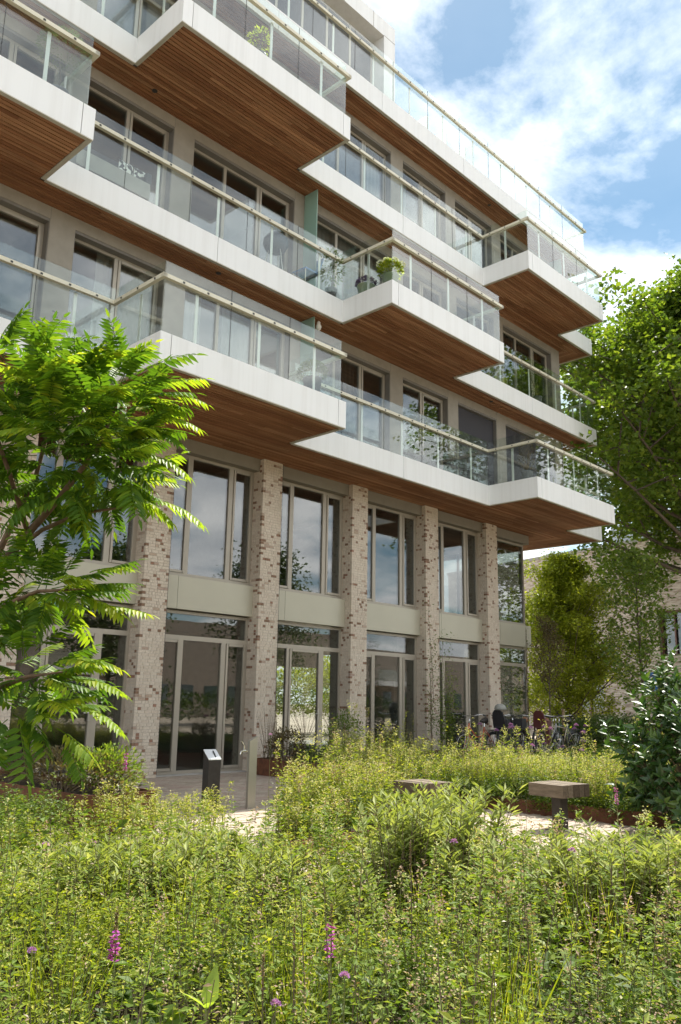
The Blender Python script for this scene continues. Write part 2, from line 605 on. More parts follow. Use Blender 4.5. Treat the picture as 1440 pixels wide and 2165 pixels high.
def scatter(poly, dens):
    p = np.array(poly)
    lo, hi = p.min(0), p.max(0)
    n = int(dens * np.prod(hi - lo))
    P = N.uniform(lo, hi, (n, 2))
    return P[inpoly(P, poly)]


def lowf(P, s=1.0, ph=0.0):
    x, y = P[:, 0] * s + ph, P[:, 1] * s - ph
    return 0.5 + 0.25 * (np.sin(1.3 * x + 0.7 * y) + np.sin(2.1 * y - 0.9 * x + 1.7) * 0.6 + np.sin(3.3 * x + 2.7 * y + 0.5) * 0.4)

# ------------------------------------------------------------------ ground
BED_A = [(-7, -16), (-7, -5.6), (-1.4, -5.7), (0.2, -6.3), (1.3, -7.3), (2.5, -8.7), (4.4, -10.4), (5.5, -14), (1, -16)]
BED_B = [(2.35, -7.15), (4.05, -7.05), (4.15, -5.95), (6.9, -5.75), (6.85, -8.3), (8.0, -9.4), (12.0, -8.6), (17.5, -5.0), (22.5, -3.0),
         (22.0, -2.1), (16.0, -2.6), (10.0, -2.75), (7.9, -2.6), (6.9, -3.2), (5.8, -4.4), (5.0, -5.1), (3.4, -5.9)]

gm, gnt, gout = newmat('street_paving')
gg = nd(gnt, 'ShaderNodeNewGeometry')
bt = nd(gnt, 'ShaderNodeTexBrick', {'Vector': gg.outputs['Position'], 'Color1': (0.36, 0.31, 0.25, 1), 'Color2': (0.44, 0.38, 0.31, 1),
                                    'Mortar': (0.16, 0.14, 0.12, 1), 'Scale': 1.0, 'Mortar Size': 0.006, 'Brick Width': 0.21, 'Row Height': 0.105})
gcol = mixc(gnt, 0.7, bt.outputs['Color'], ramp(gnt, noise(gnt, 0.6, 6), [(0.3, (0.72, 0.7, 0.68)), (0.7, (1.15, 1.12, 1.1))]), 'MULTIPLY')
principled(gnt, gout, **{'Base Color': gcol, 'Roughness': 0.9, 'Specular IOR Level': 0.2})
g = MB().add([(-400, -400, 0), (400, -400, 0), (400, 400, 0), (-400, 400, 0)], [(0, 1, 2, 3)]).build('ground', gm)
tag(g, 'brick paved ground around the apartment building', 'ground', kind='structure')


def bed(name, poly, label):
    mb = MB()
    n = len(poly)
    mb.v = [(x, y, 0.045) for x, y in poly] + [(x, y, -0.05) for x, y in poly]
    mb.f = [tuple(range(n))] + [(i, i + n, (i + 1) % n + n, (i + 1) % n) for i in range(n)]
    a = sum(poly[i][0] * poly[(i + 1) % n][1] - poly[(i + 1) % n][0] * poly[i][1] for i in range(n))
    if a < 0:
        mb.f[0] = mb.f[0][::-1]
    tag(mb.build(name, M['soil']), label, 'soil', kind='structure')


bed('planting_soil', BED_A, 'dark soil of the planting bed in the foreground')
bed('planting_soil', BED_B, 'dark soil of the planting bed between stools and building')

# pavers of the path between the beds and the facade
pav = empty('paved_path', (0, 0, 0))
tag(pav, 'path of pale clay pavers between the planting and the glass doors', 'path', kind='structure')
cells = []
PATH = [(2.2, -6.9), (2.2, -4.4), (2.9, -0.1), (8.1, -0.1), (7.6, -2.2), (6.8, -2.7), (5.3, -4.2), (3.0, -5.5), (2.3, -7.0)]
PATH2 = [(4.2, -8.6), (4.2, -6.0), (6.8, -5.8), (6.8, -8.6)]
PATH3 = [(1.2, -8.0), (0.4, -6.5), (2.2, -6.5), (2.4, -7.2), (4.1, -7.1), (4.1, -9.6), (2.8, -9.9)]
for poly in (PATH, PATH2, PATH3):
    xs = [p[0] for p in poly]
    ys = [p[1] for p in poly]
    for j in range(int((max(ys) - min(ys)) / 0.107) + 1):
        for i in range(int((max(xs) - min(xs)) / 0.214) + 2):
            x = min(xs) + i * 0.214 + (j % 2) * 0.107
            y = min(ys) + j * 0.107
            cells.append((x, y, poly))
keep = []
for poly in (PATH, PATH2, PATH3):
    cc = np.array([(x, y) for x, y, q in cells if q is poly])
    keep += [tuple(c) for c in cc[inpoly(cc, poly) & ~inpoly(cc, BED_A) & ~inpoly(cc, BED_B)]]


def pscore(c):
    u, v, w = proj((c[0], c[1], 0))
    vis = (190 < u < 570 and 1635 < v < 1740) or (980 < u < 1250 and 1690 < v < 1780) or (560 < u < 760 and 1740 < v < 1800)
    return (0 if vis else 100) + w


keep.sort(key=pscore)
rest = MB()
for k, (x, y) in enumerate(keep):
    h = 0.012 + R.uniform(-0.0025, 0.0025)
    if k < 290:
        ubox('paver', M['paver'], pav, x - 0.1035, x + 0.1035, y - 0.05, y + 0.05, -0.03, h)
    else:
        rest.box(x - 0.1035, x + 0.1035, y - 0.05, y + 0.05, -0.03, h)
tag(rest.build('paver_field', M['paver'], pav), kind='stuff')

# ------------------------------------------------------------------ the apartment building
XL, XE, XW, XG = -3.0, 20.62, 19.66, 18.62
YR, YP, YW, YG = -1.2225, -2.609, -0.58, 0.30
B1, FH = 6.204, 0.5025
LV = {1: B1, 2: B1 + 3.0, 3: B1 + 6.0, 4: 15.125}
PRO = {1: [(3.77, 7.829), (14.56, 18.605)], 2: [(-1.65, 2.412), (9.133, 13.245)], 3: [(3.772, 7.826), (14.525, 18.607)], 4: []}
PX0, PB, PW = 5.4638, 2.6954, 0.5294
apt = empty('apartment_building', (0, 0, 0))
tag(apt, 'modern apartment building with white stepped balconies, timber soffits and brick pillars', 'building')

# soffit boards and fascias, slab by slab
boards = []   # (slab part, x0, x1, y0, y1, z, axis)
slabs = {}
for k in (1, 2, 3, 4):
    b, t = LV[k], LV[k] + FH
    mb = MB().box(XL, XE - 0.035, YR + 0.035, 9.0, b + 0.035, t - 0.03)
    for p0, p1 in PRO[k]:
        mb.box(p0 + 0.035, p1 - 0.035, YP + 0.035, YR + 0.034, b + 0.035, t - 0.03)
    sl_ = mb.build('balcony_slab', M['core'], apt)
    slabs[k] = sl_
    dk = MB().box(XL, XE - 0.05, YR + 0.05, YW + 0.25, t - 0.029, t - 0.012)
    for p0, p1 in PRO[k]:
        dk.box(p0 + 0.05, p1 - 0.05, YP + 0.05, YR + 0.049, t - 0.029, t - 0.012)
    dk.build('deck', M['deck'], sl_)

    # fascia panels with open joints
    def xrun(x0, x1, y, c0, c1):
        cuts = [x0]
        a, z = x0 + (0.2 if c0 else 0), x1 - (0.2 if c1 else 0)
        if c0:
            cuts.append(a)
        n = max(1, round((z - a) / 3.6))
        cuts += [a + (z - a) * i / n for i in range(1, n)]
        if c1:
            cuts.append(z)
        cuts.append(x1)
        for i in range(len(cuts) - 1):
            ubox('fascia_panel', M['white'], sl_, cuts[i] + (0.006 if i else 0), cuts[i + 1] - (0.006 if i < len(cuts) - 2 else 0), y, y + 0.03, b, t)
        MB().box(x0, x1, y + 0.002, y + 0.075, b - 0.014, b - 0.001).build('soffit_trim', M['trim'], sl_)

    def yrun(x, y0, y1, side):
        xa, xb = (x, x + 0.03) if side < 0 else (x - 0.03, x)
        ubox('fascia_panel', M['white'], sl_, xa, xb, y0, y1, b, t)
        xa, xb = (x + 0.002, x + 0.075) if side < 0 else (x - 0.075, x - 0.002)
        MB().box(xa, xb, y0 + 0.046, y1 - 0.001, b - 0.0135, b - 0.001).build('soffit_trim', M['trim'], sl_)

    x = XL
    for p0, p1 in PRO[k]:
        xrun(x, p0, YR, False, False)
        xrun(p0, p1, YP, True, True)
        yrun(p0, YP + 0.031, YR + 0.03, -1)
        yrun(p1, YP + 0.031, YR + 0.03, 1)
        x = p1
    xrun(x, XE, YR, False, True)
    yrun(XE, YR + 0.031, 9.0, 1)

    # boards
    ylim = YW - 0.004 if k > 1 else YG - 0.19
    xw = XW if k > 1 else XG + 0.05
    ytop = YR + 0.08
    m = (XE - 0.08 - xw) / (ylim - ytop)
    pitch, wd = 0.083, 0.065
    y = YP + 0.08

    def split(x0, x1, y0, y1, ax):
        c = x0
        first = True
        while c < x1 - 0.02:
            ln = R.uniform(0.7, 3.2) if first else R.uniform(2.2, 4.2)
            first = False
            e = min(x1, c + ln)
            if x1 - e < 0.4:
                e = x1
            boards.append((sl_, c + 0.002, e - 0.002, y0, y1, b, ax))
            c = e

    while y < ylim - 0.03:
        y1 = min(y + wd, ylim)
        if y >= YR + 0.05:
            split(-1.5, XE - 0.08 - (y - ytop) * m, y, y1, 'x')
        else:
            for p0, p1 in PRO[k]:
                if p1 > 0:
                    split(max(p0 + 0.08, -1.5), p1 - 0.08, y, y1, 'x')
        y += pitch
    xx = XE - 0.08
    while xx > xw + 0.03:
        split(ytop + (XE - 0.08 - xx) / m, 6.0, xx - wd, xx, 'y')
        xx -= pitch


def bscore(q):
    sl_, a0, a1, c0, c1, b, ax = q
    c = (0.5 * (a0 + a1), 0.5 * (c0 + c1), b) if ax == 'x' else (0.5 * (c0 + c1), 0.5 * (a0 + a1), b)
    u, v, w = proj(c)
    vis = -100 < u < 1400 and -100 < v < 1200
    return (0 if vis else 1000) + w * w / (a1 - a0)


boards.sort(key=bscore)
restb = {}
for i, q in enumerate(boards):
    sl_, a0, a1, c0, c1, b, ax = q
    z1 = b + 0.02 + R.uniform(-0.002, 0.002)
    z0 = b - 0.004 + R.uniform(-0.003, 0.003)
    bb = (a0, a1, c0, c1) if ax == 'x' else (c0, c1, a0, a1)
    mt = M['wood'] if ax == 'x' else M['woody']
    if i < 300:
        ubox('soffit_board', mt, sl_, *bb, z0, z1)
    else:
        restb.setdefault((sl_.name, ax), (sl_, MB(), mt))[1].box(*bb, z0, z1)
for sl_, mb, mt in restb.values():
    tag(mb.build('soffit_boarding', mt, sl_), kind='stuff')

# spotlights in the soffits
for k, sx, sy in ((2, 6.05, -0.92), (4, 15.35, -0.95), (2, 15.2, -0.95), (3, 4.4, -0.9)):
    MB().lathe([(0.05, 0), (0.05, -0.012), (0.03, -0.016), (0.0, -0.012)], (sx, sy, LV[k] - 0.005), 14).build('soffit_light', M['darksteel'], slabs[k])


# balustrades
def balustrade(k, pts, ends=''):
    """glass balustrade along a polyline of (x, y) on the outside of slab k"""
    t = LV[k] + FH
    root = empty('balustrade', (0, 0, 0), 0, apt)
    fx = MB()
    for i in range(len(pts) - 1):
        (xa, ya), (xb, yb) = pts[i], pts[i + 1]
        L = math.hypot(xb - xa, yb - ya)
        ux, uy = (xb - xa) / L, (yb - ya) / L
        nx, ny = -uy, ux                     # inward
        n = max(1, round(L / 1.42))

        def bar(nm, mt, s0, s1, o0, o1, z0, z1):
            xs = sorted((xa + ux * s0 + nx * o0, xa + ux * s1 + nx * o1))
            ys = sorted((ya + uy * s0 + ny * o0, ya + uy * s1 + ny * o1))
            return ubox(nm, mt, root, xs[0], xs[1], ys[0], ys[1], z0, z1)
        e0 = 0.0 if i == 0 else 0.017
        for j in range(n):
            s0, s1 = L * j / n, L * (j + 1) / n
            bar('glass_panel', M['glassrail'], s0 + (e0 if j == 0 else 0.004), s1 - 0.004, 0.0, 0.014, t + 0.004, t + 1.17)
            sm = 0.5 * (s0 + s1)
            bar('post', M['post'], sm - 0.028, sm + 0.028, 0.045, 0.058, t - 0.01, t + 0.858)
            if j:
                bar('glass_joint', M['fix'], s0 - 0.003, s0 + 0.003, 0.002, 0.012, t + 0.005, t + 1.168)
        def turn(a, b, c):
            return (b[0] - a[0]) * (c[1] - b[1]) - (b[1] - a[1]) * (c[0] - b[0])
        g0 = 0.0 if i == 0 else (0.075 if turn(pts[i - 1], pts[i], pts[i + 1]) > 0 else -0.012)
        g1 = 0.05 if i == len(pts) - 2 else (0.075 if turn(pts[i], pts[i + 1], pts[i + 2]) > 0 else -0.012)
        dz = 0.0 if abs(ux) > 0.5 else 0.0025
        bar('handrail', M['rail'], -g0, L + g1, -0.075, -0.006, t + 0.858 + dz, t + 0.922 + dz)
        s = 0.3
        while s < L:
            for z in (t + 0.872,):
                c = np.array([xa + ux * s - nx * 0.072, ya + uy * s - ny * 0.072])
                fx.box(c[0] - 0.018, c[0] + 0.018, c[1] - 0.009, c[1] + 0.009, z, z + 0.03)
            s += 0.47
    tag(fx.build('rail_fixings', M['fix'], root), kind='stuff')
    return root


IN = 0.022
for k in (1, 2, 3, 4):
    x = XL
    for p0, p1 in PRO[k]:
        pts = [(x + (0 if x == XL else 0.02), YR + IN), (p0 + IN, YR + IN), (p0 + IN, YP + IN), (p1 - 0.12, YP + IN), (p1 - 0.12, YR + IN)]
        if x == XL and p0 < XL + 1.5:
            pts = pts[1:]
        balustrade(k, pts)
        x = p1
    balustrade(k, [(x - (0.1 if PRO[k] else 0), YR + IN), (XE - 0.12, YR + IN), (XE - 0.12, 4.0)])

# upper storeys: wall with openings, windows, rooms
OPS = [(-1.75, 0.65, 2), (1.08, 2.84, 2), (3.29, 5.09, 2), (5.56, 8.25, 3), (8.85, 11.48, 3), (11.95, 13.77, 2), (14.21, 16.0, 2), (16.46, 19.17, 3)]


def window(x0, x1, z0, z1, y, n=None, mull=None, fw=0.055, glass=None, trans=None, sash=(), name='window'):
    """frame, mullions and panes in the plane y; mull = list of (a, b) mullion spans"""
    w = empty(name, (x0, y, z0), 0, apt)
    gl = glass or M['glass']

    def B(nm, mt, a, b, c, d, e, f):
        return ubox(nm, mt, w, a - x0, b - x0, c - y, d - y, e - z0, f - z0)
    f = MB()
    for q in ((0, fw, 0, 0.07, 0, z1 - z0), (x1 - x0 - fw, x1 - x0, 0, 0.07, 0, z1 - z0), (fw, x1 - x0 - fw, 0, 0.07, 0, fw), (fw, x1 - x0 - fw, 0, 0.07, z1 - z0 - fw, z1 - z0)):
        f.box(*q)
    f.build('frame', M['frame'], w)
    if mull is None:
        mull = [(x0 + (x1 - x0) * i / n - 0.035, x0 + (x1 - x0) * i / n + 0.035) for i in range(1, n)]
    ztop = z1 - fw
    if trans:
        B('transom', M['frame'], x0 + fw, x1 - fw, y + 0.001, y + 0.068, trans, trans + 0.085)
        B('pane', gl, x0 + fw, x1 - fw, y + 0.03, y + 0.05, trans + 0.085, z1 - fw)
        ztop = trans
    xs = [x0 + fw] + [c for m in mull for c in m] + [x1 - fw]
    for a, b in mull:
        B('mullion', M['frame'], a, b, y + 0.001, y + 0.068, z0 + fw, ztop)
    for i in range(0, len(xs), 2):
        a, b = xs[i], xs[i + 1]
        if i // 2 in sash:
            s = 0.055
            sm = MB()
            for q in ((a, a + s, z0 + fw, ztop), (b - s, b, z0 + fw, ztop), (a + s, b - s, z0 + fw, z0 + fw + s), (a + s, b - s, ztop - s, ztop)):
                sm.box(q[0] + 0.006 - x0, q[1] - 0.006 - x0, -0.018, 0.05, q[2] - z0 + 0.004, q[3] - z0 - 0.004)
            sm.build('sash', M['frame'], w)
            B('pane', gl, a + s, b - s, y + 0.012, y + 0.03, z0 + fw + s, ztop - s)
        else:
            B('pane', gl, a, b, y + 0.03, y + 0.05, z0 + fw, ztop)
    return w


BLINDS = {(1, 6), (1, 7)}
for k in (1, 2, 3):
    z0, z1 = LV[k] + FH - 0.012, LV[k + 1] + 0.03
    zt = z1 - 0.03 - 0.215
    wl = MB()
    x = XL
    for a, b, n in OPS:
        wl.box(x, a, YW, YW + 0.28, z0, zt)
        x = b
    wl.box(x, XW, YW, YW + 0.28, z0, zt)
    wl.box(XL, XW, YW, YW + 0.28, zt, z1)
    wl.box(XW - 0.28, XW, YW + 0.28, 9.0, z0, z1)
    wall = wl.build('upper_wall', M['render'], apt)
    jn = MB()
    for a, b, n in OPS:
        jn.box(b + 0.001, b + 0.009, YW - 0.0015, YW + 0.001, zt, z1 - 0.03)
    jn.build('panel_joint', M['reveal'], wall)
    for i, (a, b, n) in enumerate(OPS):
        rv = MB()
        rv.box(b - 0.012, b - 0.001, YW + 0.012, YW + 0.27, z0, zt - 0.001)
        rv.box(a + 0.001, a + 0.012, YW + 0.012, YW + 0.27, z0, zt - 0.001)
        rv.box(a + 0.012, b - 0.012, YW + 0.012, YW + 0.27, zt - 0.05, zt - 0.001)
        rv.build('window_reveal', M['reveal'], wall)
        w = window(a + 0.012, b - 0.012, z0 + 0.03, zt - 0.05, YW + 0.16, n, glass=M['glassup'], fw=0.05, sash=(n - 1,))
        if (k, i) in BLINDS:
            ubox('roller_screen_or_dark_fill', M['blindfill'], w, 0.0, b - a - 0.024, -0.05, -0.035, 0.0, zt - z0 - 0.085)
    rm = MB()
    rm.box(XL, XW - 0.29, 5.2, 5.3, z0 + 0.001, z1 - 0.001)
    for q in (-1.0, 2.95, 8.52, 13.9):
        rm.box(q, q + 0.12, YW + 0.29, 5.19, z0 + 0.001, z1 - 0.001)
    rm.build('room_partition', M['room'], apt)
    MB().box(XL, XW - 0.3, YW + 0.3, 5.18, LV[k + 1] + 0.012, LV[k + 1] + 0.033).build('room_ceiling', M['room'], apt)
    # privacy screen between two flats
    z = LV[k] + FH
    if k < 3:
        ubox('privacy_screen', M['screen'], apt, 8.535, 8.555, YR + 0.24, YW - 0.01, z, LV[k + 1] - 0.006)
ubox('privacy_screen', M['screen'], apt, 19.3, 19.32, YR + 0.24, YW - 0.01, LV[3] + FH, LV[4] - 0.006)

# penthouse: white panelled frame with a wide recessed window
T4 = LV[4] + FH
PZ, PXE, OX, OZ = 18.7, 11.66, 11.22, 18.22
ph = MB()
ph.box(OX, PXE, -0.55, 6.0, T4 - 0.03, PZ)
ph.box(XL, OX, -0.55, 6.0, OZ, PZ)
ph.box(XL, OX, 0.3, 0.4, T4 - 0.03, OZ)
pent = ph.build('penthouse', M['white'], apt)
jj = MB()
for x in (3.0, 4.5, 6.0, 7.5, 8.6, 9.7, 10.8):
    jj.box(x, x + 0.012, -0.553, -0.5, OZ + 0.001, PZ - 0.001)
jj.box(OX + 0.001, PXE - 0.002, -0.553, -0.5, OZ, OZ + 0.012)
jj.box(OX + 0.001, PXE - 0.002, -0.553, -0.5, 17.45, 17.462)
jj.build('panel_joint', M['lintel'], pent)
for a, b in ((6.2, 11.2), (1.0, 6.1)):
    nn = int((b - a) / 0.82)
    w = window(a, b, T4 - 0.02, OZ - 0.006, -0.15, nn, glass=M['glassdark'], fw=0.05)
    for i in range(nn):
        ubox('roller_screen_or_dark_fill', M['blindfill'], w, (b - a) * i / nn + 0.052, (b - a) * (i + 1) / nn - 0.052, 0.008, 0.018, 0.9, OZ - T4 - 0.06)  # dark panels added before the panes, standing in for a dark reflection
MB().box(XL, OX - 0.01, 0.1, 0.29, T4, OZ - 0.004).build('room_partition', M['blindfill'], pent)
for q in (12.75, 13.6, 14.5):
    ubox('terrace_divider', M['white'], apt, q, q + 0.06, -0.75, 1.2, T4 - 0.012, T4 + 1.0)
    ubox('terrace_rail', M['post'], apt, q + 0.07, q + 0.8, 0.5, 0.54, T4 + 0.75, T4 + 0.8)

# ------------------------------------------------------------------ ground storeys between the pillars
ZS0, ZS1 = 2.955, 3.565
pill = []
for i in range(-2, 5):
    a = PX0 + i * PB
    pill.append((a, a + PW))
bricks = []
for pi, (a, b) in enumerate(pill):
    pr = MB().box(a + 0.012, b - 0.012, 0.012, 0.62, 0.0, B1 - 0.004).build('pillar', M['mortar'], apt)
    rows = int((B1 - 0.02) / 0.0535)
    hgt = (B1 - 0.02) / rows
    for r in range(rows):
        z0 = 0.008 + r * hgt
        for face in (0, 1, 2):   # front, left side, right side
            ln = (b - a) if face == 0 else 0.36
            c = 0.0
            # quoin alternation: the front brick turns the corner every other course
            while c < ln - 0.012:
                w = R.choice((0.140, 0.066, 0.066, 0.140, 0.10)) if c > 0 or r % 2 else 0.066
                if ln - (c + w) < 0.035:
                    w = ln - c
                e = min(ln, c + w)
                dk = R.random()
                short = (e - c) < 0.09
                th = 0.19 if short else 0.010
                clus = 0.5 + 0.5 * math.sin(r * 0.31 + pi * 1.9) * math.sin(c * 11 + pi)
                if dk < th * (0.5 + clus):
                    mt = 'brickdark'
                elif dk < th * (0.5 + clus) + 0.07:
                    mt = 'brickmid'
                else:
                    mt = 'brick'
                pd = 0.0 + R.uniform(0, 0.003)
                if face == 0:
                    q = (a + c + 0.003, a + e - 0.003, pd, 0.06, z0, z0 + hgt - 0.007)
                elif face == 1:
                    q = (a + pd - 0.001, a + 0.05, 0.064 + c, 0.064 + e - 0.006, z0, z0 + hgt - 0.007)
                else:
                    q = (b - 0.05, b - pd + 0.001, 0.064 + c, 0.064 + e - 0.006, z0, z0 + hgt - 0.007)
                if face == 2 and pi < 4:
                    pass
                bricks.append((pr, mt, q, face))
                c = e


def brscore(t):
    pr, mt, q, face = t
    u, v, w = proj((0.5 * (q[0] + q[1]), q[2], q[4]))
    vis = 5 < u < 1100 and 1000 < v < 1640 and face != 2 and not (u < 300 and v < 1600 and pr is not None and u < 270)
    return (0 if vis else 1000) + w - (q[1] - q[0] if face == 0 else 0) * 3


bricks.sort(key=brscore)
rb = {}
for i, (pr, mt, q, face) in enumerate(bricks):
    if i < 300:
        ubox('brick', M[mt], pr, *q)
    else:
        rb.setdefault((pr.name, mt), (pr, MB()))[1].box(*q)
for (nm, mt), (pr, mb) in rb.items():
    tag(mb.build('brick_courses', M[mt], pr), kind='stuff')

bays = [(pill[i][1], pill[i + 1][0]) for i in range(len(pill) - 1)] + [(pill[-1][1], XG)]
for bi, (a, b) in enumerate(bays):
    last = bi == len(bays) - 1
    x0, x1 = a + 0.001, b - 0.001
    mu = None if last else [(a + 0.54, a + 0.62), (a + 1.52, a + 1.63)]
    if last:
        mu = []
    window(x0, x1, ZS1 + 0.02, 5.95, YG, mull=mu, sash=() if last else (0, 2), glass=M['glassup'])
    # bronze box above and spandrel band below
    xe = x1 if not last else x1 + 0.03
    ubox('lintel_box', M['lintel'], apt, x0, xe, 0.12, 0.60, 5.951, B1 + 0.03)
    sx = x0 + R.choice((0.1, 0.35))
    for q0, q1 in ((x0, sx - 0.004), (sx + 0.004, x1 + (0.1 if last else 0))):
        ubox('spandrel_panel', M['spandrel'], apt, q0, q1, 0.19, 0.60, ZS0, ZS1)
    door = bi in (1, 3)
    w = window(x0, x1, 0.02, ZS0 - 0.02, YG, mull=mu, trans=2.40, sash=() if last else ((1,) if door else (0, 2)))
    ubox('threshold', M['concrete'], apt, x0, x1, YG - 0.13, YG + 0.2, -0.02, 0.018)
    if door:
        hd = MB()
        hx = 1.47
        hd.box(hx - 0.018, hx + 0.018, -0.035, -0.019, 0.93, 1.17)
        hd.tube([(hx, -0.03, 1.06), (hx, -0.075, 1.06), (hx - 0.13, -0.08, 1.06)], 0.010, 6)
        hd.build('door_handle', M['steel'], w)
# glazed return on the gable side and the rooms behind
gb = MB()
for z0, z1 in ((ZS0, ZS1), (5.95, B1 + 0.03)):
    gb.box(XG - 0.03, XG + 0.1 if z0 == ZS0 else XG, 0.602, 9.0, z0, z1)
gb.build('gable_band', M['spandrel'], apt)
cpost = MB()
for z0, z1 in ((0.02, ZS0 - 0.001), (ZS1 + 0.02, 5.949)):
    for y in (0.372, 2.6, 5.0, 7.4):
        cpost.box(XG - 0.06, XG - 0.002, y, y + 0.06, z0, z1)
cpost.build('gable_mullion', M['frame'], apt)
for z0, z1 in ((0.03, ZS0 - 0.002), (ZS1 + 0.021, 5.948)):
    for y in (0.432, 2.66, 5.06):
        ubox('gable_pane', M['glass'], apt, XG - 0.04, XG - 0.02, y, y + 2.168, z0, z1)
fl = MB().box(XL, XG - 0.07, 0.61, 9.0, 3.0, 3.5)
fl.build('mezzanine_floor', M['room'], apt)
MB().box(XL, XG - 0.07, 0.51, 9.0, 0.004, 0.02).build('hall_floor', M['concrete'], apt)
bw = MB()
for q in np.arange(-3.0, 18.5, 2.7):
    bw.box(q, q + 0.6, 8.6, 9.0, 0.02, 2.999)
bw.box(XL, XG - 0.08, 8.6, 9.0, 2.5, 2.998)
bw.box(XL, XG - 0.08, 8.6, 9.0, 3.501, B1 + 0.03)
for q in (2.9, 8.3, 13.7):
    bw.box(q, q + 0.15, 0.72, 6.0 if q != 8.3 else 4.2, 3.501, B1 + 0.03)
bw.box(2.9, 3.05, 0.72, 8.59, 0.021, 2.999)
bw.box(13.2, 13.35, 0.72, 2.9, 0.021, 2.999)
bw.box(5.0, 5.15, 3.5, 8.59, 0.021, 2.999)
bw.box(5.16, 12.3, 5.2, 5.35, 0.021, 2.999)
bw.box(16.0, 16.15, 0.72, 5.6, 0.021, 2.999)
bw.build('inner_wall', M['room'], apt)
MB().box(XL, XL + 0.2, YW + 0.29, 9.0, 0, 15.1).build('end_wall', M['render'], apt)
MB().box(XL, XW - 0.02, 8.9, 9.05, B1 + 0.1, 15.1).build('rear_wall', M['render'], apt)
# climbing wires on the pillars
for i in (2, 3, 5):
    b = pill[i][1]
    MB().tube([(b - 0.02, -0.03, 0.05), (b - 0.02, -0.03, B1 - 0.01)], 0.004, 4).build('climbing_wire', M['darksteel'], apt)
# ------------------------------------------------------------------ neighbouring brick building (behind the trees)
def wallbrick():
    m, nt, out = newmat('far_brick')
    tc_ = nd(nt, 'ShaderNodeTexCoord')
    mp = nd(nt, 'ShaderNodeMapping', {'Vector': tc_.outputs['Object'], 'Rotation': (rad(90), 0, 0)})
    b = nd(nt, 'ShaderNodeTexBrick', {'Vector': mp.outputs[0], 'Color1': (0.40, 0.335, 0.275, 1), 'Color2': (0.52, 0.455, 0.385, 1), 'Mortar': (0.42, 0.39, 0.35, 1),
                                      'Scale': 1.0, 'Mortar Size': 0.008, 'Brick Width': 0.42, 'Row Height': 0.075, 'Bias': 0.0})
    f = noise(nt, 2.2, 2, 0.4, vec=tc_.outputs['Object'], mapscale=(1.0, 1.0, 4.6))
    c = mixc(nt, 1.0, b.outputs['Color'], ramp(nt, f, [(0.46, (1.05, 1.05, 1.05)), (0.60, (0.66, 0.60, 0.56))]), 'MULTIPLY')
    principled(nt, out, **{'Base Color': c, 'Roughness': 0.9})
    return m


M['farbrick'] = wallbrick()
M['frame_red'] = plain('window_frame_redbrown', (0.14, 0.07, 0.05), 0.5)
M['darkpane'] = glassmat('far_glass', (0.4, 0.45, 0.45), 0.12)
A0, A1 = np.array([39.5, 13.5]), np.array([36.6, 1.3])
dv = (A1 - A0) / np.linalg.norm(A1 - A0)
fb = empty('brick_building', (A0[0], A0[1], 0), math.atan2(dv[1], dv[0]))
tag(fb, 'lower pale brick building standing behind the trees at the right', 'building')
HB = 9.45
holes = [(9.5, 11.1, 3.75, 5.9), (9.1, 11.4, 0.05, 2.75), (14.0, 15.6, 3.75, 5.9), (4.2, 5.6, 3.75, 5.9), (14.0, 16.0, 0.05, 2.75), (4.0, 6.0, 0.05, 2.75)]
xs = sorted({-6.0, 22.0, *[h[0] for h in holes], *[h[1] for h in holes]})
zs = sorted({0.0, HB, *[h[2] for h in holes], *[h[3] for h in holes]})
wb = MB()
for i in range(len(xs) - 1):
    for j in range(len(zs) - 1):
        cx, cz = 0.5 * (xs[i] + xs[i + 1]), 0.5 * (zs[j] + zs[j + 1])
        if any(h[0] < cx < h[1] and h[2] < cz < h[3] for h in holes):
            continue
        wb.box(xs[i], xs[i + 1], 0, 0.35, zs[j], zs[j + 1])
wb.box(-6, 22, 0.36, 9, 0, HB - 0.3)
wb.build('wall', M['farbrick'], fb)
MB().box(-6.05, 22.05, -0.04, 9.05, HB, HB + 0.16).build('roof_edge', M['deck'], fb)
ub = MB().box(4.6, 15.0, 3.0, 7.0, HB + 0.16, HB + 1.75)
ub.build('roof_unit', plain('unit_grey', (0.36, 0.40, 0.44), 0.6), fb)
for q in np.arange(4.0, 6.4, 0.3):
    ubox('roof_louvre', M['deck'], fb, q, q + 0.08, 2.7, 2.8, HB + 0.16, HB + 0.9)
for a, b, c, d in holes:
    w = empty('window', (a, 0.2, c), 0, fb)
    f = MB()
    for q in ((0, 0.09, 0, d - c), (b - a - 0.09, b - a, 0, d - c), (0.09, b - a - 0.09, 0, 0.09), (0.09, b - a - 0.09, d - c - 0.09, d - c), (0.45 * (b - a), 0.45 * (b - a) + 0.08, 0.09, d - c - 0.09)):
        f.box(q[0], q[1], 0, 0.08, q[2], q[3])
    f.build('frame', M['frame_red'], w)
    ubox('pane', M['darkpane'], w, 0.09, b - a - 0.09, 0.09, 0.1, 0.09, d - c - 0.09)
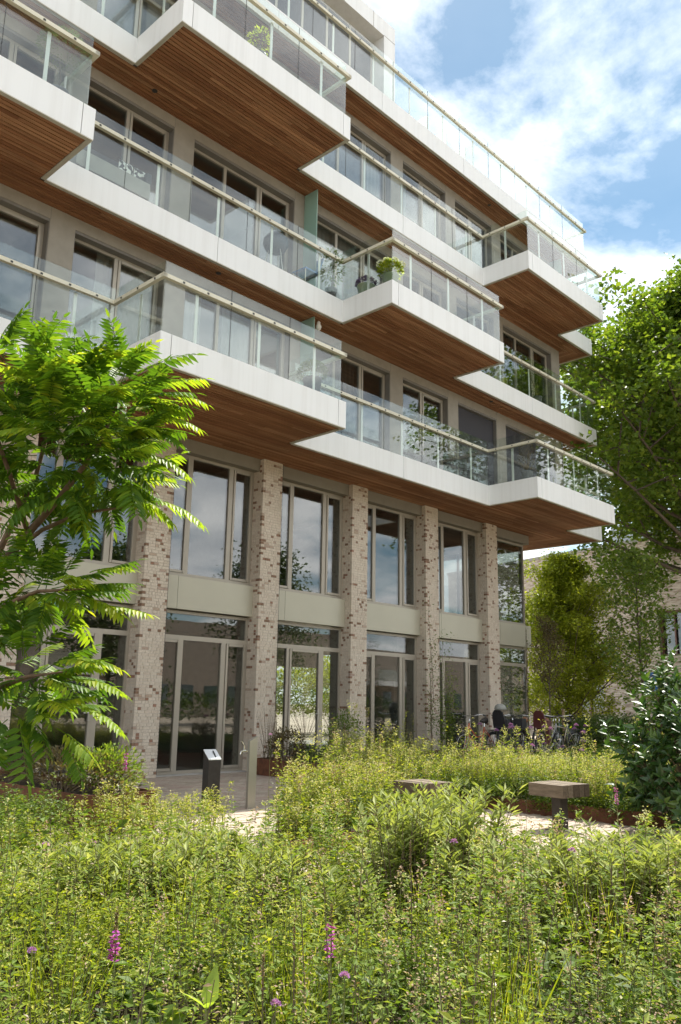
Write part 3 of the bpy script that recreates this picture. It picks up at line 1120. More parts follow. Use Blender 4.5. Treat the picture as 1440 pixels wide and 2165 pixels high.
# parking sign on the facade
ps = empty('parking_sign', tuple(pix(1378, 1470, 29.5)), math.atan2(dv[1], dv[0]))
ps.location.z = 0
tag(ps, 'small blue parking sign on a thin pole in front of the pale brick building', 'sign')
MB().box(-0.26, 0.26, -0.03, 0.0, 1.75, 2.55).build('plate', plain('sign_blue', (0.02, 0.12, 0.36), 0.5), ps)
MB().tube([(0, 0.03, 0), (0, 0.03, 2.5)], 0.03, 6).build('pole', M['steel'], ps)
pm = MB()
pm.box(-0.10, -0.04, -0.036, -0.031, 1.95, 2.4)
pm.box(-0.04, 0.1, -0.036, -0.031, 2.34, 2.4)
pm.box(-0.04, 0.1, -0.036, -0.031, 2.12, 2.18)
pm.box(0.06, 0.12, -0.036, -0.031, 2.18, 2.34)
pm.build('letter', plain('sign_white', (0.8, 0.8, 0.8), 0.5), ps)

# ------------------------------------------------------------------ street opposite (seen in the window reflections)
ob = empty('opposite_building', (-14, -42, 0))
tag(ob, 'opposite apartment block with grey balconies, seen only mirrored in the windows', 'building')
M['oppwall'] = plain('opposite_brick', (0.30, 0.25, 0.21), 0.9, 0, 0.15, 3)
for bx, bw_, hh in ((0, 16, 13), (20, 14, 6.5), (-30, 28, 6.5), (38, 30, 7.5), (72, 30, 6.5)):
    MB().box(bx, bx + bw_, -8, 0, 0, hh).build('wall', M['oppwall'], ob)
    for fz in np.arange(3, hh - 2, 3.0):
        ubox('balcony_slab', M['white'], ob, bx + 1, bx + 7, 0.01, 1.6, fz, fz + 0.45)
        ubox('balustrade', M['glassrail'], ob, bx + 1, bx + 7, 1.58, 1.6, fz + 0.46, fz + 1.5)
        for q in np.arange(bx + 1.2, bx + bw_ - 1.5, 2.4):
            ubox('window', M['darkpane'], ob, q, q + 1.3, 0.005, 0.03, fz - 2.2, fz - 0.5)
ubox('banner', plain('banner_blue', (0.03, 0.16, 0.40), 0.6), ob, 22.0, 23.0, 0.02, 0.06, 3.2, 6.6)
lp = empty('street_lamp', (2.0, -24.0, 0))
tag(lp, 'curved grey street lamp, seen only mirrored in the windows', 'street lamp')
MB().tube([(0, 0, 0), (0, 0, 6.0), (0.15, 0, 7.0), (0.7, 0, 7.7), (1.6, 0, 8.0)], 0.07, 8).build('pole', M['steel'], lp)
MB().lathe([(0.0, 0), (0.22, 0.02), (0.2, 0.1), (0.05, 0.16)], (1.75, 0, 7.9), 10).build('lamp_head', M['darksteel'], lp)


# ------------------------------------------------------------------ trees
def crownleaves(C, n, rc, L, mat, name, parent, flat=0.8, wr=0.62, droop=0.0):
    C = np.asarray(C, float)
    P = np.repeat(C, n, 0) + N.normal(0, 1, (len(C) * n, 3)) * np.array([rc, rc, rc * flat])
    D = rdir(len(P), -0.9, 0.7)
    D[:, 2] -= droop
    V, F = leaves(P, D, N.uniform(0.7, 1.2, len(P)) * L, N.uniform(0.7, 1.15, len(P)) * L * wr, up=rdir(len(P), 0.0, 1.0) + np.array([0, 0, 0.5]))
    o = arr_obj(name, V, F, mat, parent)
    return o


def shrub(name, label, base, rx, ry, h, n, L, mat, cat='shrub', group=None, wr=0.5, stemn=14, z0=0.05, tw=None):
    root = empty(name, base)
    tag(root, label, cat, group)
    d = rdir(n, -0.25, 1.0)
    rr = N.uniform(0.35, 1.0, n) ** 0.45
    P = d * rr[:, None] * np.array([rx, ry, h * 0.62]) * (1 + 0.18 * np.sin(d[:, :1] * 7 + 3 * d[:, 1:2] + 5 * d[:, 2:3])) + np.array([0, 0, h * 0.38])
    P[:, 2] = np.maximum(P[:, 2], z0)
    D = d + rdir(n) * 0.7
    V, F = leaves(P, D, N.uniform(0.7, 1.2, n) * L, N.uniform(0.7, 1.2, n) * L * wr)
    arr_obj('foliage', V, F, mat, root)
    mb = MB()
    for i in range(stemn):
        e = d[i] * np.array([rx, ry, h * 0.6]) * 0.9 + np.array([0, 0, h * 0.38])
        mb.tube([(0.12 * d[i][0] * rx, 0.12 * d[i][1] * ry, 0), (e[0] * 0.5, e[1] * 0.5, h * 0.3), e], [0.012, 0.009, 0.004], 4, False)
    mb.build('stems', tw or M['twig'], root)
    return root


def tree(name, label, base, H, env, z0, nl, leafn, rc, L, mat, tr=0.15, rise=0.45, bark=None, group=None, seed=1, sub=5, lean=(0, 0), wr=0.62, vary=(0.72, 1.05)):
    """trunk with limbs that fill the envelope env(height share) -> radius, leaf clumps along the limbs"""
    rg = random.Random(seed)
    root = empty(name, (base[0], base[1], 0))
    tag(root, label, 'tree', group)
    mb = MB()
    tp = []
    for i in range(9):
        s = i / 8
        tp.append(np.array([lean[0] * s * s + 0.06 * H / 8 * math.sin(3 * s + seed), lean[1] * s * s + 0.05 * H / 8 * math.sin(4 * s + 2 * seed), H * 0.95 * s]))
    mb.tube(tp, [tr * (1 - 0.88 * i / 8) for i in range(9)], 8)
    C = []
    for q in range(nl):
        s = z0 + (0.97 - z0) * ((q + 0.5) / nl) ** 0.9
        zz_ = s * H
        i = min(7, int(zz_ / (0.95 * H) * 8))
        st = tp[i] + (tp[i + 1] - tp[i]) * min(1, zz_ / (0.95 * H) * 8 - i)
        az = q * 2.39996 + rg.uniform(-0.4, 0.4)
        rr = env(s) * rg.uniform(*vary)
        d = np.array([math.cos(az), math.sin(az), 0])
        up = rise * rr * rg.uniform(0.6, 1.3)
        a = [st, st + d * rr * 0.35 + np.array([0, 0, up * 0.25]), st + d * rr * 0.72 + np.array([0, 0, up * 0.7]), st + d * rr + np.array([0, 0, up])]
        r0 = max(0.012, tr * 0.42 * (1 - 0.8 * s))
        mb.tube(a, [r0, r0 * 0.7, r0 * 0.45, r0 * 0.2], 5, False)
        for w in range(sub):
            tt = rg.uniform(0.3, 1.0)
            k = min(2, int(tt * 3))
            p = a[k] + (a[k + 1] - a[k]) * (tt * 3 - k)
            e = p + np.array([rg.uniform(-1, 1), rg.uniform(-1, 1), rg.uniform(-0.5, 0.9)]) * rr * 0.3
            mb.tube([p, 0.5 * (p + e) + np.array([0, 0, 0.03 * rr]), e], [r0 * 0.35, r0 * 0.25, r0 * 0.1], 4, False)
            C.append(e)
            C.append(0.5 * (p + e))
        C.append(a[3])
    mb.build('trunk', bark or M['bark'], root, True)
    crownleaves(C, leafn, rc, L, mat, 'crown', root, wr=wr)
    return root


P_ = pix(1585, 1484, 28)
tree('poplar_tree', 'tall green poplar tree rising beside the right end of the balconies', P_[:2], 17.3,
     lambda s: 7.4 * math.sin(math.pi * min(1, 0.22 + 0.74 * s)) ** 0.7 * (1.0 if s < 0.66 else 1 - 0.62 * (s - 0.66) / 0.34), 0.30, 104, 82, 0.34, 0.19, M['lf_poplar'], 0.32, 0.5, seed=3, sub=5, wr=0.95)
P_ = pix(1480, 1484, 36)
tree('poplar_tree', 'second poplar crown further back against the right edge of the picture', P_[:2], 21.0,
     lambda s: 5.4 * math.sin(math.pi * min(1, 0.2 + 0.76 * s)) ** 0.7 * (1.0 if s < 0.7 else 1 - 0.7 * (s - 0.7) / 0.3), 0.36, 50, 40, 0.36, 0.24, M['lf_poplar'], 0.28, 0.5, seed=8, sub=5, wr=0.95)
P_ = pix(1205, 1560, 33)
tree('maple_tree', 'dense yellow-green cone shaped maple tree behind the parked bicycles', P_[:2], 7.3,
     lambda s: 2.75 * (1 - max(0, s - 0.28) / 0.74) ** 0.85 if s > 0.28 else 2.2 + s, 0.03, 104, 52, 0.19, 0.115, M['lf_maple'], 0.11, 0.75, seed=5, sub=5, wr=0.75, vary=(0.5, 1.25))
P_ = pix(1368, 1560, 24)
tree('young_tree', 'slender young tree with open leafy branches in front of the pale brick wall', P_[:2], 5.9,
     lambda s: 1.15 * math.sin(math.pi * min(1, 0.12 + 0.8 * s)) ** 0.7, 0.2, 34, 13, 0.15, 0.12, M['lf_slender'], 0.07, 0.7, seed=9, sub=4, wr=0.8)
P_ = pix(1166, 1560, 22.5)
sp_ = tree('sapling_tree', 'small half withered brown sapling tied between two wooden stakes', (P_[0], P_[1]), 3.55,
           lambda s: 0.42 * math.sin(math.pi * min(1, 0.1 + 0.85 * s)) ** 0.6, 0.42, 26, 11, 0.09, 0.07, M['lf_brown'], 0.028, 1.5, seed=4, sub=3)
for s in (-0.34, 0.34):
    q = np.array([RT[0], RT[1]]) * s
    MB().tube([(q[0], q[1], 0), (q[0], q[1], 1.25)], 0.04, 7).build('stake', M['stake'], sp_)
MB().tube([(RT[0] * -0.34, RT[1] * -0.34, 1.1), (0, 0, 1.02), (RT[0] * 0.34, RT[1] * 0.34, 1.1)], 0.02, 5).build('tie', M['rubber'], sp_)
for i in range(14):
    shrub('street_hedge', 'clipped hedge plant behind the camera, seen only mirrored in the windows', (-14 + 4.2 * i, -21.5 + 0.5 * (i % 3), 0), 2.3, 1.1, 1.7 + 0.2 * (i % 3), 700, 0.22, M['lf_hedge'], group='hedge behind the camera')
for i, (x, y, h, sd) in enumerate(((-9, -27, 8, 21), (-2, -29, 9, 22), (6, -27, 8.5, 23), (13, -30, 10, 24), (21, -26, 9, 25), (30, -24, 10, 26))):
    tree('street_tree', 'round street tree behind the camera, seen only mirrored in the windows', (x, y), h,
         lambda s: 3.0 * math.sin(math.pi * min(1, 0.05 + 0.9 * s)) ** 0.7, 0.25, 34, 34, 0.42, 0.2, M['lf_hedge'], 0.16, 0.5, group='street trees behind the camera', seed=sd, sub=4, wr=0.8)


# hedge shrubs behind the bicycles and beside the gable
for i, (u, d, rx, h, lab) in enumerate(((1215, 23, 1.0, 0.9, 'low dark green shrub below the maple, nearest the green bicycle'), (1262, 23.5, 1.2, 1.05, 'low dark green shrub in the middle of the row below the maple'),
                                       (1318, 22, 1.2, 1.1, 'low dark green shrub right of the maple, near the big glossy shrub'))):
    p = pix(u, 1560, d)
    shrub('low_shrub', lab, (p[0], p[1], 0), rx, rx * 0.8, h, 4500, 0.075, M['lf_hedge'], group='low shrubs below the maple')
for i, (x, y) in enumerate(((10, 12.5), (13, 13.2), (16, 12.6), (19, 13.6), (22, 12.8), (25, 14))):
    shrub('garden_shrub', 'green garden shrub behind the building, seen only through the glass hall', (x, y, 0), 1.9, 1.3, 3.4, 3600, 0.17, M['lf_maple'], group='shrubs behind the building')

# ------------------------------------------------------------------ sumac in the left foreground
def lanceolate(mb, p, d, n, L, W):
    d = d / np.linalg.norm(d)
    s = np.cross(d, n)
    s /= np.linalg.norm(s)
    n = np.cross(s, d)
    prof = ((0.0, 0.06), (0.28, 1.0), (0.62, 0.74), (1.0, 0.0))
    vs, fs = [], []
    for t, w in prof:
        c = p + d * L * t - n * L * 0.16 * t * t
        if w == 0:
            vs.append(c)
        else:
            vs += [c - s * W * 0.5 * w + n * W * 0.14 * w, c, c + s * W * 0.5 * w + n * W * 0.14 * w]
    for i in range(2):
        a, b = i * 3, i * 3 + 3
        fs += [(a, a + 1, b + 1, b), (a + 1, a + 2, b + 2, b + 1)]
    fs += [(6, 7, 9), (7, 8, 9)]
    mb.add(vs, fs)


def pinnate(rg, L=0.56, pairs=10):
    """one compound leaf along +x, arching down"""
    mb = MB()
    pts = []
    arch = rg.uniform(0.10, 0.34)
    side = rg.uniform(-0.07, 0.07)
    for i in range(9):
        s = i / 8
        pts.append(np.array([L * s * (1 - 0.12 * s * arch * 4), L * side * s * s * 3, L * (0.10 * s - arch * s * s)]))
    mb.tube(pts, [0.0042 * (1 - 0.75 * i / 8) for i in range(9)], 4, False)
    for i in range(pairs):
        s = 0.2 + 0.78 * i / pairs
        k = min(7, int(s * 8))
        p = pts[k] + (pts[k + 1] - pts[k]) * (s * 8 - k)
        t = pts[k + 1] - pts[k]
        t /= np.linalg.norm(t)
        ll = L * 0.235 * (0.72 + 0.5 * math.sin(math.pi * (0.15 + 0.8 * s))) * rg.uniform(0.86, 1.1)
        for sg in (-1, 1):
            dd = t * 0.50 + np.array([0, sg * 0.86, 0]) + np.array([0, 0, -0.26 + rg.uniform(-0.12, 0.12)])
            lanceolate(mb, p, dd, np.array([0, 0, 1.0]), ll, ll * 0.29)
    lanceolate(mb, pts[8], pts[8] - pts[7], np.array([0, 0.0, 1.0]), L * 0.2, L * 0.06)
    return mb


sm = empty('sumac_tree', tuple(pix(-150, 1700, 6.6)[:2]) + (0,))
tag(sm, 'sumac tree with bright feathery compound leaves at the left in front of the facade', 'tree')
sb = np.array(sm.location)
tm = MB()


def limb(pp, rs, n=7):
    tm.tube([np.array(p) - sb for p in pp], rs, n)


limb([(sb[0], sb[1], 0), pix(-110, 1440, 6.6), pix(-40, 1250, 6.6), pix(40, 1150, 6.6), pix(120, 1060, 6.55), pix(205, 950, 6.5), pix(250, 850, 6.4)], [0.06, 0.05, 0.042, 0.034, 0.026, 0.018, 0.010])
limb([pix(-60, 1290, 6.6), pix(20, 1120, 6.9), pix(75, 1010, 7.0), pix(110, 880, 7.0), pix(110, 760, 6.9)], [0.03, 0.026, 0.02, 0.014, 0.008])
limb([pix(10, 1180, 6.6), pix(90, 1120, 6.5), pix(170, 1085, 6.4), pix(280, 1070, 6.3)], [0.022, 0.018, 0.014, 0.006])
limb([pix(60, 1130, 6.6), pix(20, 1000, 6.3), pix(-30, 860, 6.2), pix(-60, 760, 6.2)], [0.022, 0.018, 0.012, 0.007])
limb([pix(-100, 1420, 6.6), pix(0, 1285, 6.3), pix(80, 1250, 6.1), pix(180, 1245, 6.0)], [0.024, 0.02, 0.014, 0.006])
limb([pix(-115, 1500, 6.6), pix(-20, 1460, 6.2), pix(60, 1430, 6.0), pix(140, 1420, 5.9)], [0.024, 0.02, 0.014, 0.006])
tm.build('trunk', M['barkred'], sm, True)

variants = []
rg = random.Random(5)
for i in range(12):
    variants.append(pinnate(rg, rg.uniform(0.36, 0.54), rg.choice((8, 9, 10, 11))).mesh('compound_leaf', M['lf_sumac' if i < 8 else 'lf_sumac_young_lit']))
vdata = []
for me in variants:
    V = np.empty(len(me.vertices) * 3)
    me.vertices.foreach_get('co', V)
    vdata.append((V.reshape(-1, 3), [tuple(p.vertices) for p in me.polygons]))

# clusters: centre pixel, depth, half extents (pixels), count
CL = [((150, 930), 6.6, (165, 132, 0.7), 205), ((30, 800), 6.55, (120, 62, 0.55), 60), ((225, 830), 6.4, (80, 60, 0.4), 26), ((255, 990), 6.35, (60, 85, 0.35), 26), ((75, 1245), 6.2, (98, 36, 0.42), 58),
      ((60, 1415), 6.0, (78, 40, 0.42), 34), ((20, 1500), 6.0, (80, 30, 0.4), 22), ((-70, 1050), 6.6, (90, 140, 0.5), 30)]
LV_ = []
for (cu, cv), dp, (hu, hv, hd), n in CL:
    for q in range(n):
        while True:
            a, b, c = (rg.uniform(-1, 1) for _ in range(3))
            if a * a + b * b + c * c < 1:
                break
        p = pix(cu + a * hu, cv + b * hv, dp + c * hd)
        out = RT * a * 0.9 - UP * b * 0.55 + FW * c * 0.7 + np.array([rg.uniform(-0.5, 0.5), rg.uniform(-0.5, 0.5), rg.uniform(-0.05, 0.35)])
        LV_.append((p, out, a))
# a few leading leaves that stand out against the facade
for (u, v, d, au, av) in ((355, 838, 6.35, 1.0, -0.02), (330, 880, 6.35, 1.0, -0.12), (320, 1060, 6.3, 1.0, -0.1), (250, 790, 6.4, 0.8, 0.62), (330, 815, 6.4, 1.0, 0.12), (300, 855, 6.35, 1.0, 0.0), (280, 905, 6.3, 1.0, -0.05), (290, 960, 6.3, 1.0, -0.1), (265, 1050, 6.3, 1.0, -0.15), (190, 1210, 6.1, 1.0, 0.25),
                         (210, 1280, 6.1, 1.0, -0.1), (140, 1440, 5.9, 1.0, 0.15), (150, 1490, 5.9, 1.0, -0.1), (120, 1540, 5.9, 0.9, -0.5), (60, 760, 6.4, 0.35, 0.6), (180, 800, 6.4, 0.45, 0.5), (70, 800, 5.9, 0.8, 0.6), (130, 1560, 5.85, 0.6, -0.7)):
    LV_.insert(0, (pix(u, v, d), RT * au + UP * av - FW * 0.25, 2))
LV_.sort(key=lambda t: (0 if t[2] == 2 else 1, np.linalg.norm(t[0] - CAM)))
resV, resF, kk = [], [], 0
for i, (p, out, a) in enumerate(LV_):
    x = out / np.linalg.norm(out)
    upv = np.array([rg.uniform(-0.35, 0.35), rg.uniform(-0.35, 0.35), 1.0])
    y = np.cross(upv, x)
    y /= np.linalg.norm(y)
    z = np.cross(x, y)
    vi = rg.randrange(8, 12) if (a == 2 and rg.random() < 0.7) or rg.random() < (0.42 if x @ RT > 0.35 else 0.14) else rg.randrange(8)  # bright young leaves favour the sun side: sunlight put into leaf colour
    p = p - sb
    if i < 300:
        o = bpy.data.objects.new('leaf', variants[vi])
        o.matrix_basis = Matrix(((x[0], y[0], z[0], p[0]), (x[1], y[1], z[1], p[1]), (x[2], y[2], z[2], p[2]), (0, 0, 0, 1)))
        link(o, sm)
    else:
        V, F = vdata[vi]
        resV.append(V @ np.stack([x, y, z]) + p)
        resF += [tuple(c + kk for c in f) for f in F]
        kk += len(V)
me = bpy.data.meshes.new('crown')
me.from_pydata(np.concatenate(resV).tolist(), [], resF)
me.materials.append(M['lf_sumac'])
tag(link(bpy.data.objects.new('crown', me), sm), kind='stuff')

# ------------------------------------------------------------------ glossy shrub at the right
lr = pix(1500, 1640, 8.8)
LS = empty('laurel_shrub', (lr[0], lr[1], 0))
tag(LS, 'large glossy dark green evergreen shrub at the right edge of the picture', 'shrub')
mb = MB()
lanceolate(mb, np.array([0, 0, 0.0]), np.array([1.0, 0, 0]), np.array([0, 0, 1.0]), 1.0, 0.42)
lv_mesh = mb.mesh('laurel_leaf', M['lf_laurel'])
LVv = np.array(mb.v)
tw = MB()
ros = []
for q in range(620):
    d = rdir(1, -0.5, 1.0)[0]
    rr = rg.uniform(0.45, 1.0) ** 0.5
    tall = 1.0 + 0.22 * math.sin(5 * d[0] + 2) * math.sin(4 * d[1])
    p = d * rr * np.array([1.02, 1.02, 0.98]) * tall + np.array([0, 0, 0.92])
    # taller towards the right edge of the view
    p[2] += 0.42 * max(-0.6, min(1.3, p @ RT / 0.9))
    if p[2] < 0.1:
        continue
    ros.append((p, d))
    if q % 3 == 0:
        tw.tube([p * np.array([0.25, 0.25, 0.3]), p * np.array([0.7, 0.7, 0.75]), p], [0.012, 0.008, 0.004], 4, False)
for q in range(26):
    d = rdir(1, 0.1, 1.0)[0]
    p = d * 1.12 + np.array([0, 0, 0.95])
    p[2] += 0.42 * max(-0.6, min(1.3, p @ RT / 0.9))
    ros.append((p, d * 0.5 + np.array([0, 0, 0.7])))
tw.build('stems', M['twig'], LS)
lf = []
for p, d in ros:
    ax = d + np.array([0, 0, 0.6]) + np.array([rg.uniform(-0.4, 0.4) for _ in range(3)])
    ax /= np.linalg.norm(ax)
    ref = np.cross(ax, [0.3, 0.5, 0.8])
    ref /= np.linalg.norm(ref)
    r2 = np.cross(ax, ref)
    nn = rg.randint(6, 9)
    for j in range(nn):
        a = j * 2.4
        x = (math.cos(a) * ref + math.sin(a) * r2) * (0.95 - 0.05 * j) + ax * (0.15 + 0.1 * j)
        x /= np.linalg.norm(x)
        y = np.cross(ax, x)
        y /= np.linalg.norm(y) + 1e-9
        z = np.cross(x, y)
        lf.append((p - ax * 0.012 * (nn - j), x, y, z, rg.uniform(0.085, 0.15)))
lf.sort(key=lambda t: np.linalg.norm(t[0] + np.array([lr[0], lr[1], 0]) - CAM))
resV, resF, kk = [], [], 0
for i, (p, x, y, z, s) in enumerate(lf):
    if i < 300:
        o = bpy.data.objects.new('leaf', lv_mesh)
        o.matrix_basis = Matrix(((x[0] * s, y[0] * s, z[0] * s, p[0]), (x[1] * s, y[1] * s, z[1] * s, p[1]), (x[2] * s, y[2] * s, z[2] * s, p[2]), (0, 0, 0, 1)))
        link(o, LS)
    else:
        resV.append(LVv * s @ np.stack([x, y, z]) + p)
        resF += [tuple(c + kk for c in f) for f in mb.f]
        kk += len(LVv)
me = bpy.data.meshes.new('foliage')
me.from_pydata(np.concatenate(resV).tolist(), [], resF)
me.materials.append(M['lf_laurel'])
tag(link(bpy.data.objects.new('foliage', me), LS), kind='stuff')
# ------------------------------------------------------------------ planting beds (masses nobody could count)
def inview(P, m=260, dmin=1.25):
    d = np.c_[P, np.full(len(P), 0.4)] - CAM
    w = d @ FW
    u = 720 + FPX * (d @ RT) / np.maximum(w, 0.1)
    return (w > dmin) & (u > -m) & (u < 1440 + m)


def depth2(P):
    return (np.c_[P, np.full(len(P), 0.4)] - CAM) @ FW


def herb(P, h, nl, L, wr, mat, name, label, t0=0.2, spread=0.16, stem=None, sr=0.002, upd=0.35, cat='plants', parent=None):
    n = len(P)
    root = np.c_[P, np.full(n, 0.04)]
    lean = N.normal(0, 0.13, (n, 2)) * h[:, None]
    top = root + np.c_[lean, h]
    t = N.uniform(t0, 1.0, (n, nl)) ** 0.75
    Q = root[:, None] + (top - root)[:, None] * t[..., None]
    # side twigs widen the plant in its middle
    az = N.uniform(0, 2 * math.pi, (n, nl))
    off = (spread * h[:, None] * N.uniform(0, 1, (n, nl)) * (1.12 - t))
    Q = Q + np.stack([off * np.cos(az), off * np.sin(az), np.zeros_like(off)], -1)
    D = np.stack([np.cos(az), np.sin(az), N.uniform(-0.35, 1.0, (n, nl)) * upd * 2], -1)
    Ls = np.broadcast_to(np.asarray(L).reshape(-1, 1) if np.ndim(L) else L, (n, nl)) * N.uniform(0.6, 1.25, (n, nl))
    V, F = leaves(Q.reshape(-1, 3), D.reshape(-1, 3), Ls.reshape(-1), Ls.reshape(-1) * wr)
    o = arr_obj(name, V, F, mat, parent)
    if parent is None:
        tag(o, label, cat, kind='stuff')
    if stem is not None:
        V, F = stems(root, top, sr, sr * 0.5)
        s = arr_obj('stalks', V, F, stem, o)
    return root, top


def tops(top, h, mat, name, label, n=22, size=0.010, length=0.12, width=0.014):
    """flower spikes at the stem tips"""
    m = len(top)
    t = N.uniform(-1, 0.35, (m, n))
    az = N.uniform(0, 2 * math.pi, (m, n))
    r = width * (1.0 - 0.5 * np.abs(t)) * N.uniform(0.3, 1.2, (m, n))
    Q = top[:, None] + np.stack([r * np.cos(az), r * np.sin(az), t * length], -1)
    D = np.stack([np.cos(az), np.sin(az), N.uniform(0, 1, (m, n))], -1)
    far = np.repeat(np.clip(((top - CAM) @ FW) / 4.5, 0.5, 1.0), n)
    s = N.uniform(0.7, 1.4, m * n) * size * far
    V, F = leaves(Q.reshape(-1, 3), D.reshape(-1, 3), s, s * 0.8)
    tag(arr_obj(name, V, F, mat), label, 'flowers', kind='stuff')


def pick(poly, dens, keepf=None):
    P = scatter(poly, dens)
    P = P[inview(P)]
    r = np.hypot(P[:, 0] - CAM[0], P[:, 1] - CAM[1])
    P = P[r > 1.35]
    if keepf is not None:
        P = P[N.uniform(0, 1, len(P)) < keepf(P)]
    return P


def hA(P, lo, hi, ph=0.0):
    f = np.clip(lowf(P, 1.5, ph) * 0.6 + lowf(P, 4.2, ph + 1) * 0.4, 0, 1)
    return lo * (0.72 + 0.5 * lowf(P, 2.7, ph + 3)) + (hi - lo) * np.clip(1.5 * f - 0.22, 0, 1.15) * N.uniform(0.55, 1.35, len(P))


lat = lambda P: ((np.c_[P, np.zeros(len(P))] - CAM) @ RT) / np.maximum(depth2(P), 0.5)      # left..right share of the view
sig = lambda x: 1 / (1 + np.exp(-x))

# bed A: low dense cover, warm herbs, cool herbs with dry spikes
P = pick(BED_A, 330, lambda p: np.clip(1.6 * lowf(p, 3.1, 7) - 0.1, 0.12, 1))
herb(P, hA(P, 0.14, 0.30), 12, 0.034, 0.55, M['lf_low'], 'ground_cover', 'low dark green leafy ground cover filling the foreground bed', 0.25, 0.35, None)
P = pick(BED_A, 270, lambda p: np.clip(0.04 + sig(-(lat(p) - 0.16) * 9) * sig((lowf(p, 2.6, 3) - 0.40) * 14) * sig((lowf(p, 5.2, 11) - 0.30) * 18), 0, 1))
dd = depth2(P)
_, tpA = herb(P, hA(P, 0.30, 0.56, 2) * np.clip(1.25 - 0.075 * dd, 0.68, 1.08), 24, np.clip(0.012 + 0.0046 * dd, 0.020, 0.04), 0.42, M['lf_herb'], 'meadow_herbs', 'yellow-green small leaved herbs in the foreground bed', 0.2, 0.2, M['stem'], 0.0017)
sel = N.uniform(0, 1, len(tpA)) < 0.16
tops(tpA[sel], None, M['lf_cream'], 'seed_heads', 'cream seed heads on top of the yellow-green foreground herbs', 14, 0.011, 0.045, 0.018)
P = pick(BED_A, 230, lambda p: np.clip(0.02 + sig((lat(p) - 0.08) * 8 + (0.45 - lowf(p, 2.6, 3)) * 9) * sig((lowf(p, 3.0, 5) - 0.36) * 16) * sig((lowf(p, 5.2, 11) - 0.30) * 18), 0, 1))
dd = depth2(P)
_, tpB = herb(P, hA(P, 0.34, 0.60, 4) * np.clip(1.25 - 0.075 * dd, 0.68, 1.08), 22, np.clip(0.012 + 0.0048 * dd, 0.021, 0.04), 0.6, M['lf_herb2'], 'catmint', 'cool green catmint foliage at the right of the foreground bed', 0.15, 0.2, M['stem'], 0.0017)
sel = N.uniform(0, 1, len(tpB)) < 0.42
tops(tpB[sel], None, M['lf_dry'], 'dry_flower_spikes', 'pinkish dry flower spikes above the catmint at the right', 26, 0.015, 0.085, 0.017)


P = pick(BED_A, 26, lambda p: np.clip(2.4 * lowf(p, 2.2, 9) - 0.7, 0.02, 1))
dd = depth2(P)
_, tpW = herb(P, N.uniform(0.46, 0.78, len(P)) * np.clip(1.25 - 0.075 * dd, 0.68, 1.08), 46, np.clip(0.018 + 0.006 * dd, 0.03, 0.055), 0.34, M['lf_herb2'], 'tall_weeds', 'taller upright weeds standing out of the foreground bed', 0.35, 0.07, M['twig'], 0.0026)
tops(tpW, None, M['lf_cream'], 'seed_heads', 'cream tips of the taller upright weeds in the foreground bed', 26, 0.012, 0.09, 0.016)


# grey-green sage shrubs: woody stems with lance shaped leaves
def sage(P, name, label, h0, h1, L=0.085, per=9):
    n = len(P)
    root = np.repeat(np.c_[P, np.full(n, 0.05)], per, 0)
    h = N.uniform(h0, h1, len(root))
    az = N.uniform(0, 2 * math.pi, len(root))
    sp = N.uniform(0.05, 0.42, len(root)) * h
    top = root + np.stack([sp * np.cos(az), sp * np.sin(az), h], 1)
    nl = 20
    t = 0.45 + 0.55 * N.uniform(0, 1, (len(root), nl)) ** 0.6
    Q = root[:, None] + (top - root)[:, None] * t[..., None]
    a = N.uniform(0, 2 * math.pi, (len(root), nl))
    D = np.stack([np.cos(a), np.sin(a), 0.15 + 1.3 * (t - 0.55)], -1)
    s = (L * N.uniform(0.6, 1.2, t.shape) * (1.1 - 0.35 * t)).reshape(-1)
    V, F = leaves(Q.reshape(-1, 3), D.reshape(-1, 3), s, s * 0.25, fold=0.25)
    o = tag(arr_obj(name, V, F, M['lf_sage']), label, 'plants', kind='stuff')
    V, F = stems(root, top, 0.0045, 0.002)
    arr_obj('stalks', V, F, M['twig'], o)


def spots(lst):
    out = []
    for u, v, z, n, s in lst:
        r = FW + RT * (u - 720) / FPX - UP * (v - 1082.5) / FPX
        q = CAM + r * (z - CAM[2]) / r[2]
        out += [(q[0] + N.normal(0, s), q[1] + N.normal(0, s)) for _ in range(n)]
    return np.array(out)


sage(spots([(330, 1800, 0.5, 9, 0.28), (200, 1810, 0.5, 5, 0.2), (450, 1800, 0.5, 8, 0.25), (620, 1830, 0.5, 3, 0.15)]), 'sage_shrubs', 'grey-green lance leaved sage shrubs left of the middle in the foreground', 0.34, 0.52, 0.10)
sage(spots([(900, 1790, 0.5, 5, 0.18), (980, 1810, 0.5, 4, 0.15), (1080, 1850, 0.45, 3, 0.15), (1200, 1860, 0.42, 3, 0.15), (1310, 1825, 0.5, 5, 0.15), (1400, 1840, 0.5, 4, 0.12), (950, 1740, 0.62, 3, 0.10), (860, 1760, 0.55, 4, 0.12), (1260, 1790, 0.55, 4, 0.12), (1380, 1800, 0.55, 5, 0.15)]),
     'sage_shrubs', 'grey-green lance leaved sage shrubs in front of the wooden stools', 0.36, 0.60, 0.10)

sage(spots([(895, 1775, 0.6, 4, 0.10), (955, 1770, 0.6, 5, 0.10), (850, 1790, 0.55, 3, 0.10), (890, 1730, 0.6, 3, 0.08), (935, 1728, 0.6, 4, 0.08), (980, 1732, 0.6, 3, 0.08)]), 'sage_shrubs', 'tall grey-green sage shrub hiding most of the left wooden stool', 0.50, 0.76, 0.10)

